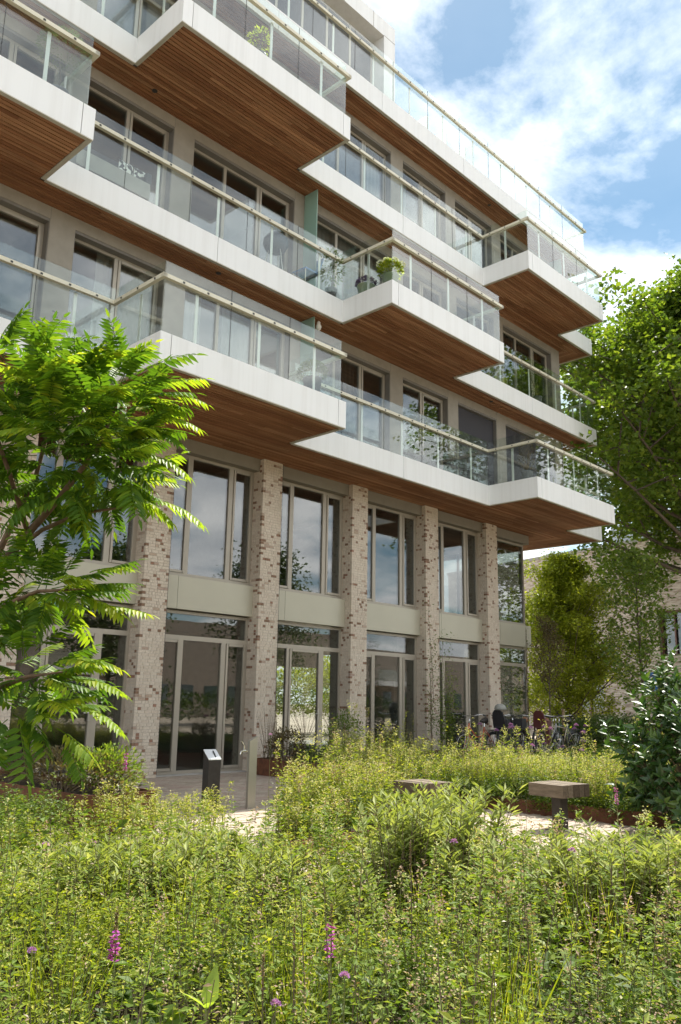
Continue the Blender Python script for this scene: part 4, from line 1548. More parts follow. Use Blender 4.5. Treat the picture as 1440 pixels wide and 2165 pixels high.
# broad leaved clumps, dead stalks and grass tufts break up the foreground
P = spots([(30, 1780, 0.45, 7, 0.16), (70, 1830, 0.42, 5, 0.12), (150, 1760, 0.42, 3, 0.1), (300, 2120, 0.4, 3, 0.06), (790, 2060, 0.4, 3, 0.07), (1120, 2010, 0.4, 3, 0.08), (520, 2010, 0.4, 2, 0.05), (1330, 2080, 0.4, 3, 0.06)])
herb(P, N.uniform(0.3, 0.5, len(P)), 16, 0.07, 0.7, M['lf_low'], 'broad_leaved_plants', 'broad dark leaves in small clumps among the foreground herbs', 0.3, 0.5, M['stem'], 0.003)
P = pick(BED_A, 9)
herb(P, N.uniform(0.35, 0.68, len(P)), 5, 0.02, 0.5, M['spent'], 'dead_stalks', 'thin brown dead stalks standing in the foreground bed', 0.6, 0.05, M['twig'], 0.0024)
P = spots([(120, 2060, 0.3, 9, 0.05), (400, 1930, 0.3, 9, 0.05), (930, 1930, 0.3, 9, 0.06), (640, 2100, 0.3, 9, 0.05), (1250, 1950, 0.3, 9, 0.06), (1050, 2110, 0.3, 9, 0.05), (230, 1900, 0.3, 9, 0.06)])
n_ = len(P) * 9
Q = np.repeat(np.c_[P, np.full(len(P), 0.05)], 9, 0) + N.normal(0, 0.012, (n_, 3)) * np.array([1, 1, 0])
V, F = leaves(Q, np.c_[N.normal(0, 0.35, (n_, 2)), np.ones(n_)], N.uniform(0.3, 0.58, n_), 0.008)
tag(arr_obj('grass_tufts', V, F, M['lf_herb']), 'tufts of long grass blades in the foreground bed', 'grass', kind='stuff')

# bed B: taller meadow up to the facade
P = pick(BED_B, 130)
herb(P, hA(P, 0.2, 0.45), 14, 0.055, 0.5, M['lf_low'], 'ground_cover', 'dark green undergrowth of the bed between stools and facade', 0.2, 0.4, None)
P = pick(BED_B, 165)
hB = hA(P, 0.30, 0.74, 1) * np.clip(1.04 - 0.115 * (P[:, 0] - 6.5), 0.36, 1.0) * np.where((N.uniform(0, 1, len(P)) < 0.14) & (P[:, 0] < 9.5), 1.5, 1.0)
_, tpC = herb(P, hB, 26, 0.038, 0.46, M['lf_herb'], 'meadow_herbs', 'tall yellow-green meadow plants between the stools and the facade', 0.25, 0.2, M['stem'], 0.003)
sel = N.uniform(0, 1, len(tpC)) < 0.55
tops(tpC[sel], None, M['lf_cream'], 'seed_heads', 'cream flower plumes of the tall meadow in front of the facade', 22, 0.018, 0.10, 0.028)
sel = N.uniform(0, 1, len(tpC)) < 0.14
tops(tpC[sel], None, M['lf_dry'], 'dry_flower_spikes', 'dry pinkish flower spikes in the tall meadow in front of the facade', 20, 0.018, 0.12, 0.02)
SPILL = [(4.25, -5.55), (6.95, -5.45), (7.25, -5.6), (7.3, -8.4), (6.78, -8.4), (6.74, -5.85), (4.25, -6.05)]
P = pick(SPILL, 260)
herb(P, hA(P, 0.16, 0.36), 22, 0.04, 0.5, M['lf_low'], 'trailing_plants', 'dark trailing plants hanging over the rusty edging behind the stools', 0.05, 0.6, None)
# weedy tuft beside the left planter and in front of the posts
TUFT = [(1.5, -6.1), (1.5, -5.12), (2.6, -5.08), (3.1, -5.5), (2.5, -6.3)]
P = pick(TUFT, 110)
_, tpD = herb(P, hA(P, 0.25, 0.55), 26, 0.034, 0.46, M['lf_herb'], 'meadow_herbs', 'loose weeds growing before the planter below the sumac', 0.2, 0.22, M['stem'], 0.003)
tops(tpD, None, M['lf_cream'], 'seed_heads', 'cream seed heads of the weeds before the planter below the sumac', 16, 0.014, 0.06, 0.025)
P = pick([(-3, -6.6), (-3, -4.4), (1.6, -4.4), (1.6, -5.2), (0.2, -6.6)], 120)
herb(P, hA(P, 0.25, 0.5), 24, 0.04, 0.6, M['lf_low'], 'leafy_undergrowth', 'dark leafy undergrowth below the sumac at the left', 0.15, 0.3, M['stem'], 0.003)


# ------------------------------------------------------------------ single flowers
def loosestrife(p, h, label, fl=0.085):
    o = empty('loosestrife', (p[0], p[1], 0.04))
    tag(o, label, 'flower', 'purple loosestrife spikes')
    MB().tube([(0, 0, 0), (0.012, 0.004, h * 0.5), (0.0, 0.0, h)], [0.004, 0.0032, 0.0022], 5).build('stem', M['stem'], o)
    n = 64
    z = h - 0.055 - fl + N.uniform(0, 1, n) * fl
    a = N.uniform(0, 2 * math.pi, n)
    P0 = np.stack([0.004 * np.cos(a), 0.004 * np.sin(a), z], 1)
    D = np.stack([np.cos(a), np.sin(a), N.uniform(-0.2, 0.6, n)], 1)
    V, F = leaves(P0, D, N.uniform(0.012, 0.021, n), 0.013)
    arr_obj('petals', V, F, M['purple'], o)
    n = 70
    z = h - 0.06 + N.uniform(0, 1, n) * 0.075
    a = N.uniform(0, 2 * math.pi, n)
    V, F = leaves(np.stack([0.001 * np.cos(a), 0.001 * np.sin(a), z], 1), np.stack([np.cos(a), np.sin(a), np.full(n, 0.9)], 1), 0.010 * (1.25 - (z - h + 0.06) / 0.075 * 0.7), 0.006)
    arr_obj('spent_tip', V, F, M['spent'], o)
    n = 12
    z = np.linspace(0.15, 0.72, n) * h
    a = np.arange(n) * 1.57
    V, F = leaves(np.stack([0 * a, 0 * a, z], 1), np.stack([np.cos(a), np.sin(a), np.full(n, 0.5)], 1), 0.075, 0.017)
    arr_obj('leaf_pairs', V, F, M['lf_low'], o)


def flower_at(u, v, d, label, fl=0.085):
    q = pix(u, v, d)
    loosestrife(q, q[2] - 0.04 + 0.03, label, fl)


flower_at(246, 1950, 2.75, 'purple loosestrife spike left of centre near the bottom edge', 0.095)
flower_at(700, 1940, 2.75, 'purple loosestrife spike at the centre near the bottom edge', 0.10)
flower_at(267, 1585, 6.2, 'purple loosestrife spike against the foot of the left brick pillar', 0.13)
flower_at(1302, 1660, 7.2, 'purple loosestrife spike at the left edge of the glossy shrub', 0.13)


def verbena(p, h, label, group, r=0.02):
    o = empty('verbena', (p[0], p[1], 0.03))
    tag(o, label, 'flower', group)
    MB().tube([(0, 0, 0), (0.01, 0.01, h * 0.6), (0, 0, h)], [0.003, 0.0025, 0.002], 4).build('stem', M['stem'], o)
    n = 46
    d = rdir(n, 0.0, 1.0)
    V, F = leaves(d * r * 0.6 + np.array([0, 0, h]), d, r * 0.7, r * 0.6)
    arr_obj('flower_head', V, F, M['lilac'], o)


for i in range(26):
    q = pix(R.uniform(1000, 1240), R.uniform(1535, 1592), R.uniform(15.0, 17.0))
    if q[2] > 0.3:
        verbena(q, q[2], 'lilac verbena flower head in front of the parked bicycles', 'verbena in front of the bicycles', 0.042)
for u, v, d, lab in ((728, 2092, 2.25, 'lilac verbena head low at the centre near the bottom edge'), (582, 2153, 2.15, 'lilac verbena head at the very bottom edge left of centre'), (95, 1800, 4.6, 'lilac verbena head at the left edge of the foreground'),
                     (195, 1795, 4.6, 'lilac verbena head among the sage shrubs at the left'), (770, 1655, 8.5, 'lilac verbena head left of the farther wooden stool'), (572, 1560, 9.0, 'lilac verbena head in front of the door bay'), (960, 1795, 4.3, 'lilac verbena head in front of the wooden stools'),
                     (1210, 1815, 4.0, 'lilac verbena head below the near wooden stool'), (66, 2035, 2.6, 'lilac verbena head near the lower left corner')):
    q = pix(u, v, d)
    verbena(q, q[2], lab, 'single verbena heads', 0.013 if d < 3 else 0.018)
# brown finished flower spikes
for u, v, d, lab in ((556, 2050, 2.4, 'brown finished flower spike near the bottom edge left of centre'), (622, 1975, 2.6, 'brown finished flower spike left of the central loosestrife'), (868, 1800, 3.4, 'thin tall stalk right of centre in the foreground')):
    q = pix(u, v, d)
    o = empty('dry_stalk', (q[0], q[1], 0.03))
    tag(o, lab, 'plant stalk')
    MB().tube([(0, 0, 0), (0.006, 0, q[2] * 0.6), (0, 0, q[2])], [0.004, 0.003, 0.002], 5).build('stem', M['twig'], o)
    n = 80
    z = q[2] - 0.1 + N.uniform(0, 1, n) * 0.11
    a = N.uniform(0, 2 * math.pi, n)
    V, F = leaves(np.stack([0 * a, 0 * a, z], 1), np.stack([np.cos(a), np.sin(a), np.full(n, 1.0)], 1), 0.009, 0.005)
    arr_obj('seed_tip', V, F, M['spent'], o)
# broad dock leaf at the bottom
q = pix(437, 2135, 2.15)
dk = empty('dock_plant', (q[0], q[1], 0.03))
tag(dk, 'broad bright green dock leaf standing up near the bottom edge', 'plant')
dm = leafmat('leaf_dock', (0.24, 0.34, 0.05), (0.30, 0.40, 0.06), None, 0.5)
for a, l, s in ((0.3, 0.11, 1.0), (2.4, 0.08, 0.8), (4.3, 0.07, 0.8)):
    mb = MB()
    lanceolate(mb, np.array([0, 0, q[2] - 0.03]), np.array([math.cos(a) * 0.35, math.sin(a) * 0.35, 1.0 if s == 1 else 0.3]), -FW if s == 1 else np.array([0, 0.2, 1.0]), l, l * 0.42)
    mb.build('leaf', dm, dk, True)
MB().tube([(0, 0, 0), (0, 0, q[2] - 0.02)], 0.004, 5).build('stem', M['stem'], dk)

# ------------------------------------------------------------------ corten planters and edging
def planter(x0, x1, y0, y1, h, label):
    o = empty('corten_planter', (0.5 * (x0 + x1), 0.5 * (y0 + y1), 0))
    tag(o, label, 'planter')
    hx, hy, t = 0.5 * (x1 - x0), 0.5 * (y1 - y0), 0.012
    for q in ((-hx, -hx + t, -hy, hy), (hx - t, hx, -hy, hy), (-hx + t, hx - t, -hy, -hy + t), (-hx + t, hx - t, hy - t, hy)):
        ubox('steel_plate', M['corten'], o, *q, 0.0, h)
    MB().box(-hx + t, hx - t, -hy + t, hy - t, 0.01, h - 0.06).build('soil_fill', M['soil'], o)
    return o


planter(1.72, 2.55, -5.0, -1.6, 0.40, 'rusty steel planter below the sumac at the left of the paved path')
planter(7.76, 9.9, -1.95, -0.45, 0.30, 'rusty steel planter before the glass door between the second and third pillar')
planter(12.35, 13.75, -1.5, -0.4, 0.28, 'rusty steel planter at the foot of the climbing plant')
ed = empty('corten_edging', (0, 0, 0))
tag(ed, 'rusty steel edging along the bed between stools and facade', 'edging')
ep = [(3.4, -5.93), (2.33, -7.17), (4.08, -7.07), (4.18, -5.93), (6.88, -5.73), (6.83, -8.3), (8.0, -9.42)]
for i in range(len(ep) - 1):
    (xa, ya), (xb, yb) = ep[i], ep[i + 1]
    L = math.hypot(xb - xa, yb - ya)
    h = 0.17
    n = max(1, round(L / 1.2))
    for j in range(n):
        o = ubox('edging_plate', M['corten'], ed, 0, 1, 0, 1, 0, 1)
        s = (j + 0.5) / n
        o.location = (xa + (xb - xa) * s, ya + (yb - ya) * s, h / 2)
        o.scale = (L / n - 0.006, 0.008, h)
        o.rotation_euler = (0, 0, math.atan2(yb - ya, xb - xa))
# plants in the planters
shrub('planter_shrub', 'brownish green bush in the planter before the glass door', (8.15, -0.95, 0.22), 0.38, 0.35, 0.62, 1500, 0.05, M['lf_brown'])
shrub('planter_shrub', 'dark trailing evergreen spilling over the front of the planter before the glass door', (8.6, -1.75, 0.12), 0.95, 0.45, 0.42, 4200, 0.045, M['lf_hedge'], stemn=8)
shrub('planter_shrub', 'loose green bush rising beside the third pillar', (9.55, -1.1, 0.2), 0.4, 0.4, 0.95, 1500, 0.05, M['lf_slender'])
shrub('planter_shrub', 'dry brown and green plants in the planter below the sumac', (2.1, -3.9, 0.32), 0.42, 1.2, 0.45, 3200, 0.05, M['lf_brown'])
shrub('planter_shrub', 'fresh green bush at the near end of the planter below the sumac', (2.2, -4.6, 0.32), 0.36, 0.4, 0.5, 1400, 0.05, M['lf_herb2'])
tg = empty('bare_twigs', (8.0, -0.62, 0.24))
tag(tg, 'thin bare brown twigs before the second brick pillar', 'plant')
mb = MB()
for i in range(26):
    a, s = R.uniform(0, 6.28), R.uniform(0.02, 0.3)
    mb.tube([(0.1 * R.uniform(-1, 1), 0.1 * R.uniform(-1, 1), 0), (0.5 * s * math.cos(a), 0.5 * s * math.sin(a), R.uniform(0.3, 0.45)), (s * math.cos(a), s * math.sin(a), R.uniform(0.6, 1.0))], [0.004, 0.003, 0.0015], 4, False)
mb.build('twigs', M['twig'], tg)
V, F = leaves(N.normal(0, 0.12, (120, 3)) * np.array([1, 1, 2.0]) + np.array([0, 0, 0.55]), rdir(120), 0.025, 0.014)
arr_obj('dry_leaves', V, F, M['spent'], tg)


def climber(name, label, x, y, h, n, wid, mat, z0=0.2, L=0.06):
    o = empty(name, (x, y, 0))
    tag(o, label, 'climbing plant')
    mb = MB()
    C = []
    for s in range(4):
        pts = []
        for i in range(10):
            z = z0 + (h * (1 if s == 0 else R.uniform(0.4, 0.75)) - z0) * i / 9
            pts.append((0.03 * math.sin(2.1 * i + s * 2) + (s - 1.5) * 0.07 * wid * i / 9, 0.02 * math.cos(1.7 * i + s), z))
        mb.tube(pts, [0.009 * (1 - 0.07 * i) for i in range(10)], 4, False)
        C += pts[2:]
    mb.build('vine', M['twig'], o)
    C = np.array(C)
    P = C[N.integers(0, len(C), n)] + N.normal(0, 1, (n, 3)) * np.array([0.13 * wid, 0.07, 0.13])
    V, F = leaves(P, rdir(n, -0.8, 0.5), N.uniform(0.6, 1.2, n) * L, N.uniform(0.6, 1.1, n) * L * 0.5)
    arr_obj('foliage', V, F, mat, o)


climber('climbing_plant', 'climbing plant growing up a wire in front of the fourth brick pillar', 12.95, -0.6, 3.75, 520, 0.55, M['lf_slender'])
climber('climbing_plant', 'broad leafy climber before the glass right of the fourth pillar', 13.35, -0.75, 2.75, 2400, 1.5, M['lf_slender'])
climber('climbing_plant', 'thin climber on the right edge of the second pillar', 8.67, -0.06, 1.6, 90, 0.3, M['lf_brown'], L=0.04)
climber('climbing_plant', 'sparse climber up the glass corner of the building', 18.45, 0.2, 5.0, 70, 0.25, M['lf_hedge'], L=0.08)

# ------------------------------------------------------------------ stools and posts
def stool(x, y, rz, label, sx=0.47, sy=0.46):
    o = empty('wooden_stool', (x, y, 0), rz)
    tag(o, label, 'stool', 'wooden stools on the paving')
    n = 5
    w = sy / n
    for i in range(n):
        mb = MB().box(-w / 2 + 0.006, w / 2 - 0.006, -sx / 2, sx / 2, 0, 0.13)
        b = mb.build('beam', M['oldwood'], o)
        b.location = (-sy / 2 + w * (i + 0.5), 0, 0.365 + R.uniform(-0.003, 0.003))
    ubox('post', M['darksteel'], o, -0.06, 0.06, -0.06, 0.06, 0.0, 0.364)
    ubox('base_plate', M['darksteel'], o, -0.12, 0.12, -0.12, 0.12, 0.0, 0.014)


stool(5.90, -7.74, rad(-10), 'square wooden stool on a dark post, in full view on the right')
stool(4.80, -6.72, rad(-8), 'square wooden stool half hidden by sage leaves, left of the other stool')

ip = empty('information_post', (3.99, -4.06, 0), math.atan2(FW[1], FW[0]) - rad(90))
tag(ip, 'short dark post with slanted bright top plate beside the path', 'post')
mb = MB()
mb.add([(-0.084, -0.07, 0), (0.084, -0.07, 0), (0.084, 0.07, 0), (-0.084, 0.07, 0), (-0.084, -0.07, 0.60), (0.084, -0.07, 0.60), (0.084, 0.07, 0.70), (-0.084, 0.07, 0.70)],
       [(0, 3, 2, 1), (4, 5, 6, 7), (0, 1, 5, 4), (1, 2, 6, 5), (2, 3, 7, 6), (3, 0, 4, 7)])
ip.rotation_euler.z += rad(38)
mb.build('body', M['darksteel'], ip)
mb = MB()
mb.add([(-0.088, -0.074, 0.602), (0.088, -0.074, 0.602), (0.088, 0.074, 0.712), (-0.088, 0.074, 0.712), (-0.088, -0.074, 0.612), (0.088, -0.074, 0.612), (0.088, 0.074, 0.722), (-0.088, 0.074, 0.722)],
       [(0, 3, 2, 1), (4, 5, 6, 7), (0, 1, 5, 4), (1, 2, 6, 5), (2, 3, 7, 6), (3, 0, 4, 7)])
mb.build('top_plate', plain('plate_bright', (0.7, 0.7, 0.7), 0.3, 0.4), ip)
mb = MB()
mb.add([(0.015, -0.045, 0.6335), (0.035, -0.045, 0.6335), (0.035, 0.035, 0.708), (0.015, 0.035, 0.708)], [(0, 1, 2, 3)])
mb.build('slot', M['fix'], ip)

tp = empty('tap_post', (4.5, -4.22, 0), math.atan2(FW[1], FW[0]) - rad(90) + rad(25))
tag(tp, 'square stainless steel post with a chrome water tap on its left side', 'water tap')
mb = MB()
mb.add([(-0.05, -0.042, 0), (0.05, -0.042, 0), (0.05, 0.042, 0), (-0.05, 0.042, 0), (-0.05, -0.042, 0.82), (0.05, -0.042, 0.88), (0.05, 0.042, 0.88), (-0.05, 0.042, 0.82)],
       [(0, 3, 2, 1), (4, 5, 6, 7), (0, 1, 5, 4), (1, 2, 6, 5), (2, 3, 7, 6), (3, 0, 4, 7)])
mb.build('column', M['steel'], tp)
mb = MB().tube([(-0.05, 0, 0.70), (-0.14, 0, 0.70), (-0.155, 0, 0.66)], 0.013, 7).tube([(-0.11, 0, 0.70), (-0.11, 0, 0.76), (-0.15, 0, 0.82)], 0.011, 7)
mb.build('tap', M['chrome'], tp)

# ------------------------------------------------------------------ bicycles
def bicycle(x, y, rz, col, label, child=None, step=True, tilt=0.0, crate=False, saddlec=None):
    o = empty('bicycle', (x, y, 0), rz)
    o.rotation_euler.x = tilt
    tag(o, label, 'bicycle', 'bicycles parked by the building corner')
    fm = plain('paint_' + label.split()[0] + str(round(x * 10)), col, 0.35, 0.1, 0.05, 6, 0.5, 0, 60, 0.3)
    RW = 0.345
    WR, WF = (-0.54, RW), (0.56, RW)
    for wx, wz in (WR, WF):
        w = empty('wheel', (wx, 0, wz), 0, o)
        MB().torus((0, 0, 0), RW - 0.018, 0.019, 28, 6).build('tyre', M['rubber'], w, True)
        MB().torus((0, 0, 0), RW - 0.042, 0.010, 28, 5).build('rim', M['steel'], w, True)
        sp = MB()
        for i in range(18):
            a = 2 * math.pi * i / 18
            sp.tube([(0, 0.02 * (-1) ** i, 0), ((RW - 0.045) * math.cos(a), 0, (RW - 0.045) * math.sin(a))], 0.0016, 3, False)
        sp.tube([(0, -0.05, 0), (0, 0.05, 0)], 0.02, 8)
        sp.build('spokes', M['chrome'], w)
        MB().torus((wx, 0, wz), RW + 0.022, 0.007, 16, 4, rad(10) if wx < 0 else rad(30), rad(175) if wx < 0 else rad(165), 4.5).build('mudguard', M['blackplastic'], o, True)
    bb, st, ht, hb = (-0.02, 0, 0.29), (-0.20, 0, 0.82), (0.36, 0, 0.90), (0.41, 0, 0.68)
    f = MB()
    f.tube([bb, st], 0.017, 7)
    f.tube([ht, hb], 0.020, 7)
    f.tube([bb, (0.2, 0, 0.40), hb], 0.019, 7)
    f.tube([(-0.13, 0, 0.62), (0.12, 0, 0.58), (0.37, 0, 0.83)] if step else [(-0.185, 0, 0.77), (0.365, 0, 0.85)], 0.016, 7)
    for s in (-0.045, 0.045):
        f.tube([(bb[0], s * 0.6, bb[2]), (WR[0], s, WR[1])], 0.010, 5)
        f.tube([(st[0], s * 0.5, 0.76), (WR[0], s, WR[1])], 0.009, 5)
    f.build('frame', fm, o, True)
    k = MB()
    for s in (-0.05, 0.05):
        k.tube([(0.41, s * 0.6, 0.69), (0.46, s, 0.5), (WF[0], s, WF[1])], 0.011, 5)
    k.build('fork', fm, o, True)
    MB().tube([ht, (0.33, 0, 1.02)], 0.013, 6).tube([(0.12, -0.30, 1.06), (0.24, -0.29, 1.09), (0.33, -0.1, 1.07), (0.33, 0.1, 1.07), (0.24, 0.29, 1.09), (0.12, 0.30, 1.06)], 0.011, 6).build('handlebar', M['chrome'], o, True)
    for s in (-1, 1):
        MB().tube([(0.09, s * 0.30, 1.055), (0.2, s * 0.293, 1.08)], 0.016, 6).build('grip', M['blackplastic'], o)
    sd = MB()
    sd.tube([(-0.34, 0, 0.955), (-0.27, 0, 0.965), (-0.16, 0, 0.955), (-0.06, 0, 0.945)], [0.03, 0.085, 0.05, 0.02], 9)
    s_ = sd.build('saddle', plain('saddle_' + str(round(x * 10)), saddlec or (0.03, 0.025, 0.022), 0.5), o, True)
    s_.scale = (1, 1, 1)
    MB().tube([(-0.19, 0, 0.80), (-0.215, 0, 0.935)], 0.013, 6).build('seat_post', M['chrome'], o)
    cr = MB().torus((bb[0], 0.05, bb[2]), 0.085, 0.006, 16, 4)
    cr.tube([(bb[0], -0.07, bb[2]), (bb[0] + 0.12, -0.07, bb[2] - 0.12)], 0.009, 5).tube([(bb[0], 0.07, bb[2]), (bb[0] - 0.12, 0.07, bb[2] + 0.12)], 0.009, 5)
    cr.box(bb[0] + 0.08, bb[0] + 0.17, -0.17, -0.08, bb[2] - 0.135, bb[2] - 0.11)
    cr.box(bb[0] - 0.17, bb[0] - 0.08, 0.08, 0.17, bb[2] + 0.11, bb[2] + 0.135)
    cr.build('crank', M['darksteel'], o)
    rk = MB()
    for s in (-0.06, 0, 0.06):
        rk.tube([(-0.22, s, 0.74), (-0.82, s, 0.74)], 0.006, 4)
    for s in (-0.06, 0.06):
        rk.tube([(-0.72, s, 0.74), (WR[0], s, WR[1])], 0.005, 4)
    rk.build('rack', M['darksteel'], o)
    if child:
        cm = plain('childseat_' + str(round(x * 10)), child, 0.5)
        c = MB()
        prof = [(-0.15, 0.84), (-0.145, 1.02), (-0.125, 1.14), (-0.07, 1.21), (0.07, 1.21), (0.125, 1.14), (0.145, 1.02), (0.15, 0.84)]
        lean_ = lambda zq: -0.62 - 0.30 * (zq - 0.84)
        c.add([(lean_(zq), yq, zq) for yq, zq in prof] + [(lean_(zq) - 0.05, yq, zq) for yq, zq in prof],
              [tuple(range(8)), tuple(range(15, 7, -1))] + [(i, i + 8, (i + 1) % 8 + 8, (i + 1) % 8) for i in range(8)])
        c.box(-0.66, -0.34, -0.15, 0.15, 0.80, 0.87)
        c.box(-0.62, -0.36, -0.17, -0.14, 0.86, 0.99)
        c.box(-0.62, -0.36, 0.14, 0.17, 0.86, 0.99)
        for s in (-0.11, 0.11):
            c.box(-0.48, -0.36, s - 0.05, s + 0.05, 0.42, 0.80)
        c.build('child_seat', cm, o, False)
    if crate:
        c = MB()
        for q in ((0.46, 0.48, -0.2, 0.2), (0.78, 0.80, -0.2, 0.2), (0.48, 0.78, -0.2, -0.18), (0.48, 0.78, 0.18, 0.2)):
            c.box(q[0], q[1], q[2], q[3], 0.78, 1.0)
        c.box(0.46, 0.80, -0.2, 0.2, 0.765, 0.779)
        c.build('front_crate', M['blackplastic'], o)
    return o


bicycle(14.25, -1.05, rad(176), (0.42, 0.085, 0.03), 'orange-red step-through bicycle leftmost by the climbing plant', tilt=0.06)
bicycle(15.35, -1.15, rad(14), (0.03, 0.03, 0.032), 'black bicycle with black child seat second from the left', child=(0.02, 0.02, 0.024), crate=True, tilt=-0.04)
bicycle(16.15, -1.75, rad(8), (0.36, 0.36, 0.35), 'silver bicycle with a maroon child seat in the middle of the row', child=(0.10, 0.025, 0.025), saddlec=(0.22, 0.09, 0.05), tilt=0.05)
bicycle(17.0, -1.6, rad(170), (0.40, 0.34, 0.24), 'cream coloured bicycle second from the right', step=False, tilt=-0.05)
bicycle(17.75, -1.35, rad(186), (0.12, 0.17, 0.14), 'grey-green bicycle rightmost near the sapling', step=False, tilt=0.05)
bicycle(15.75, -0.85, rad(172), (0.05, 0.09, 0.16), 'dark blue bicycle close to the glass behind the black one', tilt=0.04)
bicycle(16.6, -0.95, rad(10), (0.16, 0.10, 0.07), 'brown bicycle close to the glass behind the silver one', step=False, tilt=-0.03, saddlec=(0.25, 0.12, 0.06))
hm = empty('bicycle_helmet', (14.70, -1.31, 1.205))
tag(hm, 'round grey helmet resting on the black child seat', 'helmet')
MB().lathe([(0.13, 0), (0.14, 0.04), (0.115, 0.11), (0.05, 0.15), (0.0, 0.155)], (0, 0, 0), 14).build('shell', plain('helmet_grey', (0.30, 0.30, 0.27), 0.6), hm, True)
MB().torus((0, 0, 0.0), 0.12, 0.008, 10, 4, rad(180), rad(360)).build('strap', M['blackplastic'], hm)
# ------------------------------------------------------------------ things on the balconies
T1, T2, T3 = (LV[k] + FH - 0.012 for k in (1, 2, 3))


def pot(name, label, x, y, z, r, h, mat, cat='plant pot'):
    o = empty(name, (x, y, z))
    tag(o, label, cat)
    MB().lathe([(r * 0.78, 0), (r, h * 0.9), (r * 1.06, h * 0.92), (r * 1.06, h), (r * 0.92, h), (r * 0.9, h * 0.9), (0, h * 0.88)], (0, 0, 0), 18).build('pot', mat, o, True)
    return o


def bloom(o, n, r, zc, mat, nm, L=0.05, wr=0.8, flat=0.8, zmin=-0.3):
    d = rdir(n, zmin, 1.0)
    P = d * N.uniform(0.5, 1, (n, 1)) ** 0.5 * np.array([r, r, r * flat]) + np.array([0, 0, zc])
    V, F = leaves(P, d + rdir(n) * 0.5, N.uniform(0.7, 1.2, n) * L, N.uniform(0.7, 1.2, n) * L * wr)
    return arr_obj(nm, V, F, mat, o)


potgreen = plain('pot_green', (0.22, 0.27, 0.16), 0.4)
potgrey = plain('pot_grey', (0.13, 0.13, 0.14), 0.6)
o = pot('hydrangea_pot', 'white flowering hydrangea in a green pot on the balcony corner', 9.36, -2.36, T2, 0.17, 0.27, potgreen)
bloom(o, 420, 0.24, 0.38, M['lf_maple'], 'leaves', 0.09, 0.6)
for i in range(12):
    a = i * 2.4
    rr = 0.26 * math.sqrt((i + 0.5) / 12)
    c = np.array([rr * math.cos(a), rr * math.sin(a), 0.62 - 0.6 * rr])
    d = rdir(60, -0.4, 1)
    V, F = leaves(d * 0.06 + c, d + rdir(60) * 0.6, 0.04, 0.038)
    arr_obj('flower_head', V, F, M['whitefl'], o)
o = pot('violet_flower_pot', 'violet flowers in a round green pot on the balcony left of the hydrangea', 9.33, -1.72, T2, 0.19, 0.24, potgreen)
bloom(o, 420, 0.22, 0.30, M['violet'], 'flowers', 0.045, 0.9, 0.6)
o = pot('box_plant_pot', 'bushy green plant in a tall grey pot at the right end of the lower balcony', 7.30, -2.25, T1, 0.17, 0.40, potgrey)
bloom(o, 1300, 0.27, 0.52, M['lf_slender'], 'leaves', 0.045, 0.4, 0.8)
o = pot('olive_tree_pot', 'small olive tree in a dark pot on the upper left balcony', 2.0, -2.2, T2, 0.16, 0.28, potgrey)
MB().tube([(0, 0, 0.25), (0.02, 0, 0.5), (-0.01, 0.01, 0.8)], [0.016, 0.013, 0.008], 6).build('trunk', M['bark'], o)
bloom(o, 900, 0.36, 0.98, M['lf_olive'], 'leaves', 0.05, 0.25, 0.9)
o = pot('leafy_pot_plant', 'tall trailing leafy plant in a pot on the balcony beside the green glass screen', 8.98, -1.02, T2, 0.13, 0.28, potgrey)
bloom(o, 420, 0.26, 0.80, M['lf_slender'], 'leaves', 0.085, 0.35, 1.6, -0.9)
MB().tube([(0, 0, 0.2), (0.05, 0, 0.7), (0.0, 0, 1.1)], [0.012, 0.009, 0.004], 5).build('stem', M['twig'], o)
for x, y, hh, lab, mt in ((12.25, -0.93, 0.95, 'tall feathery shrub in a pot behind the glass of the lowest balcony', 'lf_olive'), (14.95, -2.1, 0.75, 'dark potted shrub with sparse leaves at the corner of the lowest right balcony', 'lf_brown'),
                          (14.25, -0.95, 0.55, 'dark leafy pot plant behind the glass left of the lowest right balcony', 'lf_hedge'), (13.4, -0.95, 0.85, 'thin brown leaved shrub in a pot beside the rolled down screen', 'lf_brown'), (17.6, -0.95, 0.8, 'small evergreen in a pot on the third balcony near the gable', 'lf_hedge'),
                          (5.7, -2.25, 0.5, 'yellowish shrub in a pot on the top left protruding balcony', 'lf_maple')):
    z = T1 if x < 17 and x > 10 else (T2 if x > 17 else T3)
    o = pot('pot_plant', lab, x, y, z, 0.14, 0.3, potgrey)
    mb = MB()
    for i in range(9):
        a = R.uniform(0, 6.28)
        mb.tube([(0, 0, 0.25), (0.08 * math.cos(a), 0.08 * math.sin(a), 0.3 + hh * 0.4), (0.2 * math.cos(a), 0.2 * math.sin(a), 0.3 + hh * R.uniform(0.7, 1.1))], [0.008, 0.005, 0.002], 4, False)
    mb.build('stems', M['twig'], o)
    bloom(o, 300, 0.22, 0.3 + hh * 0.55, M[mt], 'leaves', 0.05, 0.5, hh / 0.35, -0.9)

